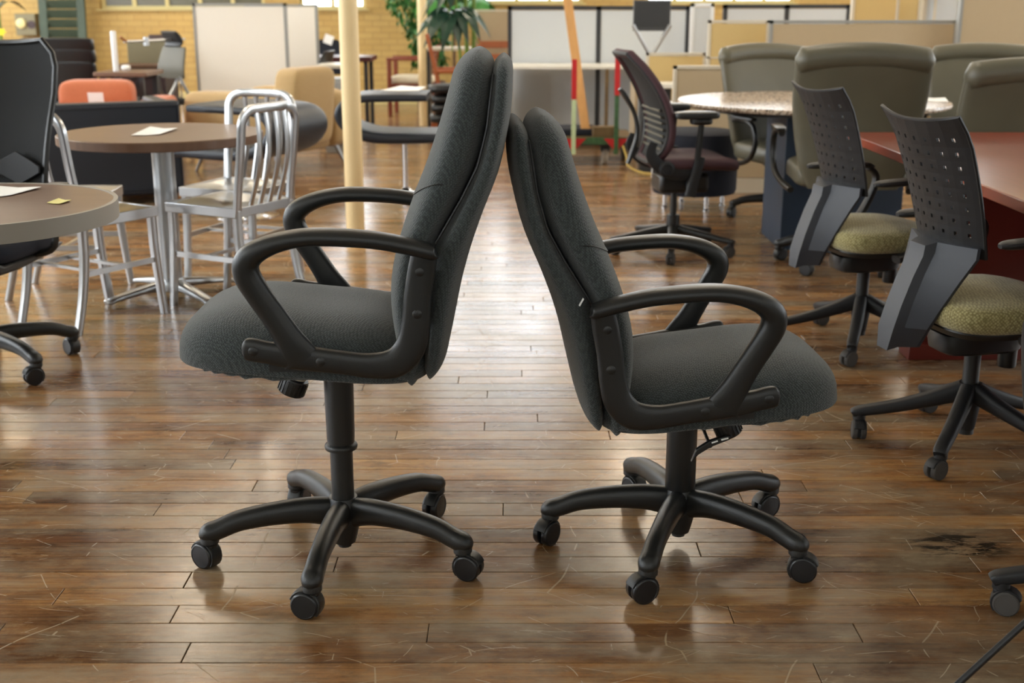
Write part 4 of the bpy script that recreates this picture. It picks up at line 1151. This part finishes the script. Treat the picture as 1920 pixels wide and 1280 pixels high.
blk = MB().box((0, 0, 0), (.21, .13, .075)).build('wood_block', 'old_wood', None, (X(1136, 10.0), 10.0, .272), (0, 0, R(10)), bevel=.003); tag(blk, 'short dark wooden block lying on the red cart', 'wood block')
s0 = at_z(1190, 325); st_ = MB().tube(cr([(X(1172, 9.85), 9.85, .17), (X(1178, 9.8), 9.78, .10), (X(1183, 9.7), 9.68, .03), (s0.x + .05, s0.y, .008), (s0.x + .14, s0.y - .12, .008)], 5), .008, 6).build('strap', 'strap', None); tag(st_, 'yellowish webbing strap trailing from the red cart to the floor', 'strap')
# ================================================================ FAR BACKGROUND, CENTRE
def wood_armchair(name, label, loc, rz, wood, cushion, w=.60, hb=.86, slat=True):
    t = thing(name, label, 'wooden chair', loc, rz)
    for s in (-1, 1):
        MB().bar((.24, s * w / 2, 0), (.24, s * w / 2, .63), .05, .05).build('leg', wood, t, bevel=.006)
        MB().bar((-.30, s * w / 2, 0), (-.22, s * w / 2, .40), .05, .05).build('leg', wood, t, bevel=.006)
        MB().bar((-.24, s * w / 2, .645), (.27, s * w / 2, .645), .06, .035).build('arm', wood, t, bevel=.008)
        MB().sweep(cr([(-.22, .38, .022, .022), (-.235, .55, .022, .022), (-.27, .72, .02, .022), (-.33, hb, .018, .02)], 4), s * (w / 2 - .01), 10, 3).build('stile', wood, t)
        MB().box((.0, s * (w / 2 - .01), .33), (.46, .03, .07)).build('side_rail', wood, t)
    MB().box((.24, 0, .33), (.03, w, .07)).build('front_rail', wood, t)
    MB().cush((.0, 0, .405), (.25, w / 2 - .03, .05), .4, .3, 28, 8).build('seat_cushion', cushion, t, angle=1.2)
    for k in range(4):
        z = .50 + k * (hb - .54) / 3.2; x = interp(z, [(.38, -.22), (.55, -.235), (.72, -.27), (hb, -.33)])
        MB().box((x, 0, z), (.018, w - .04, .055 if k < 3 else .07), (0, -R(14), 0)).build('back_slat', wood, t, bevel=.004)
    return t
wood_armchair('wooden_armchair', 'red-brown wooden armchair with pale cushion below the weeping fig', (-1.16, 14.70, 0), R(178), 'redwood', 'seat_cream', .58, .80)
wood_armchair('wooden_chair', 'orange-brown wooden chair with curved back behind the far column', (-.48, 12.05, 0), R(4), 'orange_wood', 'seat_cream', .50, .98)
wood_armchair('wooden_chair', 'orange-brown wooden chair with dark back pad against the beige cubicle panel', (-.085, 12.60, 0), R(-80), 'orange_wood', 'black_leather', .42, .92)
sk = thing('stool', 'low black stool with stacked padded cushions behind the charcoal chair', 'stool', (-.575, 11.2, 0))
for k, (r, z) in enumerate(((.17, .27), (.155, .36), (.155, .44), (.18, .53))): MB().cush((0, 0, z), (r, r, .042), .5, .6, 24, 8).build('cushion', 'black_leather', sk, angle=1.2)
for k in range(4): MB().tube([(.11 * math.cos(k * math.pi / 2 + .7), .11 * math.sin(k * math.pi / 2 + .7), 0), (.10 * math.cos(k * math.pi / 2 + .7), .10 * math.sin(k * math.pi / 2 + .7), .26)], .014, 8).build('leg', 'dark_trim', sk)

def leaf_mesh(l, w, droop, fold=.15, n=6):
    """pointed leaf along +x, slightly folded on its midrib, with thickness"""
    m = MB(); L_, R_, C_ = [], [], []
    for i in range(n + 1):
        q = i / n; x = l * q * (1 - .25 * droop * q); z = -droop * l * q * q * .8; h = w * math.sin(math.pi * q ** .8) / 2 + .0015
        C_.append((x, 0, z)); L_.append((x, h, z + fold * h)); R_.append((x, -h, z + fold * h))
    vs = C_ + L_ + R_; k = n + 1; fs = []
    for i in range(n): fs += [(i, i + 1, k + i + 1, k + i), (i, 2 * k + i, 2 * k + i + 1, i + 1)]
    m.add(vs, fs)
    return m
def pot(t, r=.16, h=.30, mt='planter'):
    MB().lathe([(r * .75, 0), (r, h), (r * 1.06, h), (r * 1.06, h - .03)], n=24).build('pot', mt, t)
    MB().lathe([(r * .95, h - .03), (.01, h - .02)], n=20).build('soil', 'bark', t)
rl = random.Random(11)
# weeping fig
fg = thing('weeping_fig', 'tall leafy fig tree hanging over the red-brown armchair', 'potted plant', (-1.02, 15.45, 0)); pot(fg, .19, .34)
for k in range(3): MB().tube(cr([(0, 0, .3), (.03 * (k - 1), .02, .8), (-.02 + .05 * (k - 1), .02 * k, 1.3), (.12 * (k - 1), .0, 2.0)], 4), [.02] * 13, 8).build('trunk', 'bark', fg)
m = MB(); lv = leaf_mesh(.085, .036, .3, n=4)
for i in range(2200):
    a = rl.uniform(0, 2 * math.pi); z = rl.uniform(.52, 2.0)
    rr = (.20 + .30 * min(1, max(0, (z - .75) / .55))) * math.sqrt(rl.random())
    mt4 = Matrix.Translation((rr * math.cos(a) - .12 * max(0, z - 1), rr * math.sin(a) * .7, z)) @ Euler((rl.uniform(-.6, .6), rl.uniform(.2, 1.4), rl.uniform(0, 6.28))).to_matrix().to_4x4() @ Matrix.Scale(rl.uniform(.7, 1.3), 4)
    m.add([mt4 @ v for v in lv.v], lv.f)
o = m.build('foliage', 'leaf_green', fg, smooth=False); o['kind'] = 'stuff'
# palm with drooping fronds behind the far column
pl = thing('parlour_palm', 'bright green palm with drooping fronds behind the far column', 'potted plant', (-1.02, 14.75, 0)); pl.location = (-.70, 15.25, 0)
pot(pl, .15, .28)
MB().tube([(0, 0, .25), (.0, 0, 1.3)], .02, 8).build('trunk', 'bark', pl)
def frond(parent, ln, az, rise, matname, nl=18, lw=.03, ll=.26, z0=1.3):
    sp = [(ln * q * (1 - .2 * q), 0, z0 + rise * math.sin(q * 2.4) * ln) for q in [i / 10 for i in range(11)]]
    m = MB().tube(sp, [.008 - .006 * i / 10 for i in range(11)], 6)
    for i in range(nl):
        q = .15 + .85 * i / nl; x = ln * q * (1 - .2 * q); z = z0 + rise * math.sin(q * 2.4) * ln
        for s in (-1, 1):
            l = leaf_mesh(ll * (1.1 - .5 * abs(q - .5)), lw, .75, .2, 5)
            mt4 = Matrix.Translation((x, 0, z)) @ Matrix.Rotation(s * 1.1, 4, 'Z') @ Matrix.Rotation(.25, 4, 'Y')
            m.add([mt4 @ v for v in l.v], l.f)
    return m.build('frond', matname, parent, rot=(0, 0, az), smooth=False)
for az, rs in ((-2.3, .30), (-1.3, .26), (-.4, .34), (.6, .4), (2.6, .35), (3.5, .28), (1.6, .5)): frond(pl, .58, az, rs, 'leaf_palm', z0=1.12)
# split-leaf plant with big dark leaf and green stems
sp_ = thing('split_leaf_plant', 'tall plant with big dark split leaf and green cane stems', 'potted plant', (X(880, 12.6), 12.75, 0)); pot(sp_, .17, .36)
for px_, top_, r_ in ((857, 1.45, .014), (874, 2.1, .022), (889, 2.3, .019)):
    xx = X(px_, 12.7) - sp_.location.x
    MB().tube(cr([(xx * .4, 0, .3), (xx * .8, -.02, .8), (xx, -.03, 1.2), (xx * 1.15, -.02, top_)], 5), r_, 10).build('cane', 'stem_green', sp_)
def split_leaf(px_, py_, size, rot, lab=None):
    m = MB(); K = 6
    for i in range(K):                          # fingers spread from the midrib base
        q = i / (K - 1) * 2 - 1
        l = leaf_mesh(size * (1 - .32 * abs(q)), size * .36, 1.35, .25, 7)
        mt4 = Matrix.Rotation(q * 1.15, 4, 'Z') @ Matrix.Rotation(-.35, 4, 'Y')
        m.add([mt4 @ v for v in l.v], l.f)
    p = at_y(px_, py_, 12.6); o = m.build('leaf', 'leaf_dark', sp_, (p.x - sp_.location.x, p.y - sp_.location.y, p.z), rot, smooth=False)
    MB().tube(cr([(0, 0, -.02), (.05, .06, -.12), (.12, .12, -.35)], 4), .007, 6).build('leaf_stalk', 'stem_green', o)
split_leaf(845, 22, .44, (R(-14), R(8), R(-105)))
split_leaf(862, 18, .36, (R(10), R(5), R(-40)))
split_leaf(850, -20, .38, (R(0), R(0), R(200)))
for az, rs in ((-.6, .5), (-1.6, .45), (.5, .5)): frond(sp_, .50, az, rs, 'leaf_palm', 14, .03, .24, 1.75)
# white side shelf behind the plants
sh_ = thing('low_shelf', 'low cream shelf unit behind the cane stems', 'shelf', (X(868, 13.4), 13.4, 0))
MB().box((0, 0, .80), (.75, .36, .03)).build('top', 'cream_trim', sh_); MB().box((0, 0, .40), (.75, .34, .03)).build('shelf_board', 'cream_trim', sh_)
for s in (-1, 1): MB().box((s * .36, 0, .40), (.03, .34, .80)).build('side', 'dark_trim', sh_)

# ================================================================ FAR BACKGROUND, LEFT OF THE COLUMN
def simple_table(name, label, c, size, z, top, leg, th=.035, cat='table'):
    t = thing(name, label, cat, (c[0], c[1], 0))
    MB().box((0, 0, z - th / 2), (size[0], size[1], th)).build('tabletop', top, t, bevel=.006)
    for sx in (-1, 1):
        for sy in (-1, 1): MB().bar((sx * (size[0] / 2 - .06), sy * (size[1] / 2 - .06), 0), (sx * (size[0] / 2 - .06), sy * (size[1] / 2 - .06), z - th), .04, .04).build('leg', leg, t)
    return t
simple_table('maroon_table', 'dark maroon table before the yellow wall, left of the near column', ((X(560, 13.0) + X(697, 13.0)) / 2, 13.2), (X(697, 13) - X(560, 13), .6), Z(106, 13.0), 'maroon_top', 'dark_trim', .05)
simple_table('pale_desk', 'small pale desk beside the near column', (X(626, 11.6), 11.72), (.30, .46), Z(120, 11.6), 'white_laminate', 'dark_trim')
gb = thing('grey_cabinet', 'grey metal cabinet behind the near column', 'cabinet', (X(627, 10.9), 10.95, 0))
MB().box((0, 0, .32), (.18, .30, .64)).build('body', 'grey_trim', gb, bevel=.004); MB().box((0, -.155, .34), (.16, .012, .54)).build('door', 'grey_trim', gb, bevel=.003)
def shell_chair(label, loc, rz, fab='black_leather', top=.86, w=.42, wheels=False):
    t = thing('visitor_chair', label, 'chair', loc, rz)
    MB().cush((.02, 0, .45), (.22, w / 2, .03), .5, .4, 28, 8).build('seat', fab, t, angle=1.2)
    rings = []
    for i in range(9):
        q = i / 8; z = .50 + (top - .50) * q; x = -.19 - .09 * q ** 1.3
        hw = w / 2 * (1 - .25 * max(0, q - .6) / .4 * max(0, q - .6) / .4)
        rings.append([Vector((x + e + .4 * g * g, g, z)) for e, g in se_ring(.018, hw, 3, 20)])
    MB().loft(rings).build('backrest', fab, t, angle=1.2)
    for s in (-1, 1):
        MB().tube(cr([(-.22, s * w / 2, .0), (-.19, s * w / 2, .40), (-.20, s * w / 2, .56)], 4), .011, 8).build('leg', 'chrome', t)
        MB().tube([(.20, s * w / 2, 0), (.17, s * w / 2, .44)], .011, 8).build('leg', 'chrome', t)
    return t
shell_chair('small black chair seen from the side beside the pale grey partition', (X(566, 12.0), 12.0, 0), R(172), top=Z(95, 12.0))
shell_chair('dark chair with a white paper on its back at the maroon table', (X(608, 13.7), 13.75, 0), R(-80), 'navy_fabric', top=Z(76, 13.7))
pp = MB().box((0, 0, 0), (.10, .003, .10)).build('paper_sheet', 'paper', None, (X(617, 13.96), 13.96, Z(74, 13.96)), (0, R(20), 0)); tag(pp, 'white paper tag on the dark chair by the maroon table', 'paper')

# high-back black leather chairs
def exec_leather(label, loc, rz, top, w=.56, face='black_leather'):
    t = thing('leather_office_chair', label, 'office chair', loc, rz)
    swivel_base(t, .4, .31, 'arched')
    MB().lathe([(.026, .14), (.026, .42)], n=14).build('gas_lift', 'black_plastic', t)
    MB().cush((.03, 0, .46), (.26, w / 2 - .03, .055), .45, .35, 32, 10).build('seat', face, t, angle=1.2)
    for k, (a, b) in enumerate(((.50, .50 + (top - .5) * .62), (.50 + (top - .5) * .63, .50 + (top - .5) * .82), (.50 + (top - .5) * .83, top))):
        zc = (a + b) / 2; x = -.22 - .10 * (zc - .5) / .5
        MB().cush((x, 0, zc), (.036, w / 2 - (.03 if k == 0 else .01), (b - a) / 2 + .012), .22, .22, 32, 14, lambda p, b=b, a=a: Vector((p.x - .22 * p.z + .3 * p.y ** 2, p.y * (1 + .12 * (p.z / (b - a)) if a < .55 else p.y * 0 + 1), p.z))).build('back_section', face, t, angle=1.2)
    for s in (-1, 1):
        MB().tube(cr([(.0, s * (w / 2 - .03), .44), (.05, s * (w / 2 + .03), .50), (.05, s * (w / 2 + .03), .62), (-.1, s * (w / 2 + .03), .68), (-.22, s * (w / 2), .66)], 4), .016, 8).build('armrest', 'black_plastic', t)
    return t
exec_leather('large black leather high-back chair behind the orange armchair', (X(140, 10.6), 10.55, 0), R(86), Z(70, 10.85), .62)
exec_leather('black leather high-back chair with bluish sheen, farthest left behind the larger one', (X(60, 11.7), 11.75, 0), R(76), Z(74, 12.05), .50)

# workstation with ergonomic headrest chair
simple_table('brown_desk', 'brown wooden desk behind the orange armchair', (X(232, 9.95), 10.05), (.42, .50), .745, 'brown_laminate', 'dark_trim')
ps = MB().lathe([(.022, 0), (.022, .30), (.016, .31)], n=14).build('white_post', 'white_metal', None, (X(215, 9.95), 9.95, .746)); tag(ps, 'slim white post standing on the brown desk', 'post')
wp = MB().cush((0, 0, .02), (.035, .03, .02), .6, .6, 12, 8).build('paper_wad', 'paper', None, (X(234, 10.1), 10.1, .746)); tag(wp, 'crumpled white paper on the brown desk', 'paper')
wk = thing('grey_workstation', 'taupe desk pedestal with hanging black cable loops left of the headrest chair', 'desk', (X(276, 11.4), 11.42, 0))
MB().box((0, 0, .36), (.40, .44, .70)).build('body', 'mauve_metal', wk, bevel=.004)
MB().box((0, 0, .725), (.44, .48, .03)).build('top', 'brown_laminate', wk, bevel=.004)
MB().box((-.01, .0, .84), (.34, .03, .20)).build('screen_panel', 'box_metal', wk, bevel=.004)
for k in range(2): MB().tube(cr([(.16, -.235, .62), (-.05 + .07 * k, -.24, .63), (-.12 + .07 * k, -.24, .56), (-.05 + .07 * k, -.24, .48), (.12, -.235, .44)], 6), .006, 6).build('cable_loop', 'cable', wk)
bc = shell_chair('dark chair back behind the taupe desk under the dim window', (X(296, 12.6), 12.6, 0), R(-85), 'mauve_metal', Z(66, 12.6), .34)
hc = thing('headrest_chair', 'black ergonomic chair with headrest and clamped grey rod, beside the off-white panel', 'office chair', (X(283, 10.75), 10.75, 0), R(228))
swivel_base(hc, .9, .31, 'arched')
MB().lathe([(.026, .14), (.026, .42)], n=14).build('gas_lift', 'black_plastic', hc)
MB().cush((.03, 0, .45), (.24, .24, .04), .5, .4, 28, 8).build('seat', 'black_mesh', hc, angle=1.2)
MB().sweep(cr([(-.19, .64, .014, .19), (-.185, .72, .014, .20), (-.205, .80, .014, .19), (-.235, .90, .012, .17)], 4), 0, 24, 4).build('backrest', 'taupe_mesh', hc)
MB().sweep(cr([(-.215, .905, .012, .12), (-.235, .94, .022, .13), (-.215, .99, .024, .13), (-.185, 1.03, .014, .12)], 4), 0, 24, 3).build('headrest', 'dark_grey_plastic', hc)
MB().tube(cr([(-.245, 0, .92), (-.26, 0, .80), (-.24, 0, .62), (-.12, 0, .44)], 5), .016, 8).build('back_post', 'steel', hc)
for s in (-1, 1): MB().tube(cr([(-.16, s * .17, .66), (-.19, s * .20, .55), (-.24, s * .23, .46)], 4), .014, 8).build('frame_strut', 'steel', hc)
MB().tube([(-.33, .02, .965), (.26, .02, .955)], .010, 8).build('clamp_rod', 'steel', hc)
MB().box((.05, .02, .955), (.03, .04, .07)).build('rod_clamp', 'steel', hc)
MB().tube([(.24, .02, .955), (.29, .02, .995)], .012, 8).build('rod_handle', 'wood_end', hc)

# things along the far left wall
sv = thing('louvred_shutter', 'green louvred shutter leaning on the yellow brick wall', 'shutter', (X(117, 15.8), 15.85, 0), 0)
wS = (X(158, 15.8) - X(72, 15.8)) / 2
zS0 = Z(92, 15.8)
m = MB()
for s in (-1, 1): m.box((s * (wS - .05), 0, 1.05), (.10, .05, 2.1))
m.box((0, 0, 2.06), (wS * 2, .05, .10)); m.box((0, 0, .06), (wS * 2, .05, .12)); m.build('frame', 'shutter_green', sv, rot=(R(-4), 0, 0))
sm_ = MB().box((0, 0, 0), (wS * 2 - .2, .014, .115), (R(28), 0, 0)).mesh('louvre', 'shutter_green', smooth=False)
fr = [o for o in sv.children if o.name.startswith('frame')][0]
for k in range(16): linkmesh('louvre', sm_, sv, (0, -.004 + (.19 + k * .118) * math.sin(R(4)), .19 + k * .118))
cb = thing('control_box', 'grey electrical box with a round dial on the yellow wall', 'control box', (X(50, 16.0), 16.13, Z(66, 16.05)))
MB().box((0, 0, .13), (.26, .14, .27)).build('body', 'box_metal', cb, bevel=.006)
MB().lathe([(.062, -.075), (.062, -.095), (.052, -.10), (.001, -.10)], (-.05, 0, .145), 24, 'y').build('dial', 'dial', cb)
MB().lathe([(.05, -.07), (.05, -.078), (.001, -.078)], (.075, 0, .13), 20, 'y').build('dark_port', 'mauve_metal', cb)
tb = thing('filing_cabinet', 'dark maroon metal cabinet at the left frame edge behind the mesh chair', 'cabinet', (X(10, 10.6), 10.6, 0))
zz = Z(88, 10.4)
MB().box((0, 0, zz / 2), (.46, .40, zz)).build('body', 'mauve_metal', tb, bevel=.006)
for k in range(3): 
    d = MB().box((0, -.207, zz * (k + .5) / 3), (.42, .014, zz / 3 - .02)).build('drawer', 'mauve_metal', tb, bevel=.004)
    MB().box((0, -.225, zz * (k + .5) / 3 + .04), (.10, .02, .016)).build('handle', 'steel', d)
yp = thing('flowering_plant', 'broad-leaved plant with a yellow flower at the upper left corner', 'potted plant', (X(4, 12.2), 12.2, 0))
pot(yp, .13, .30, 'planter')
MB().tube([(0, 0, .28), (.01, 0, 1.3)], .014, 8).build('stem', 'stem_green', yp)
for k in range(7):
    o = leaf_mesh(.50, .09, .9, .2, 7).build('leaf', 'leaf_dark', yp, (0, 0, 1.30 - .05 * (k % 3)), (0, R(-42), R(k * 51 - 20)), smooth=False)
f_ = MB()
for k in range(6): f_.add([Matrix.Rotation(k * 1.047, 4, 'Z') @ v for v in leaf_mesh(.05, .03, .2).v], leaf_mesh(.05, .03, .2).f)
p = at_y(2, 60, 12.0); f_.build('flower', 'yellow_petal', yp, (p.x - yp.location.x, p.y - yp.location.y, p.z), (R(60), 0, 0), smooth=False)
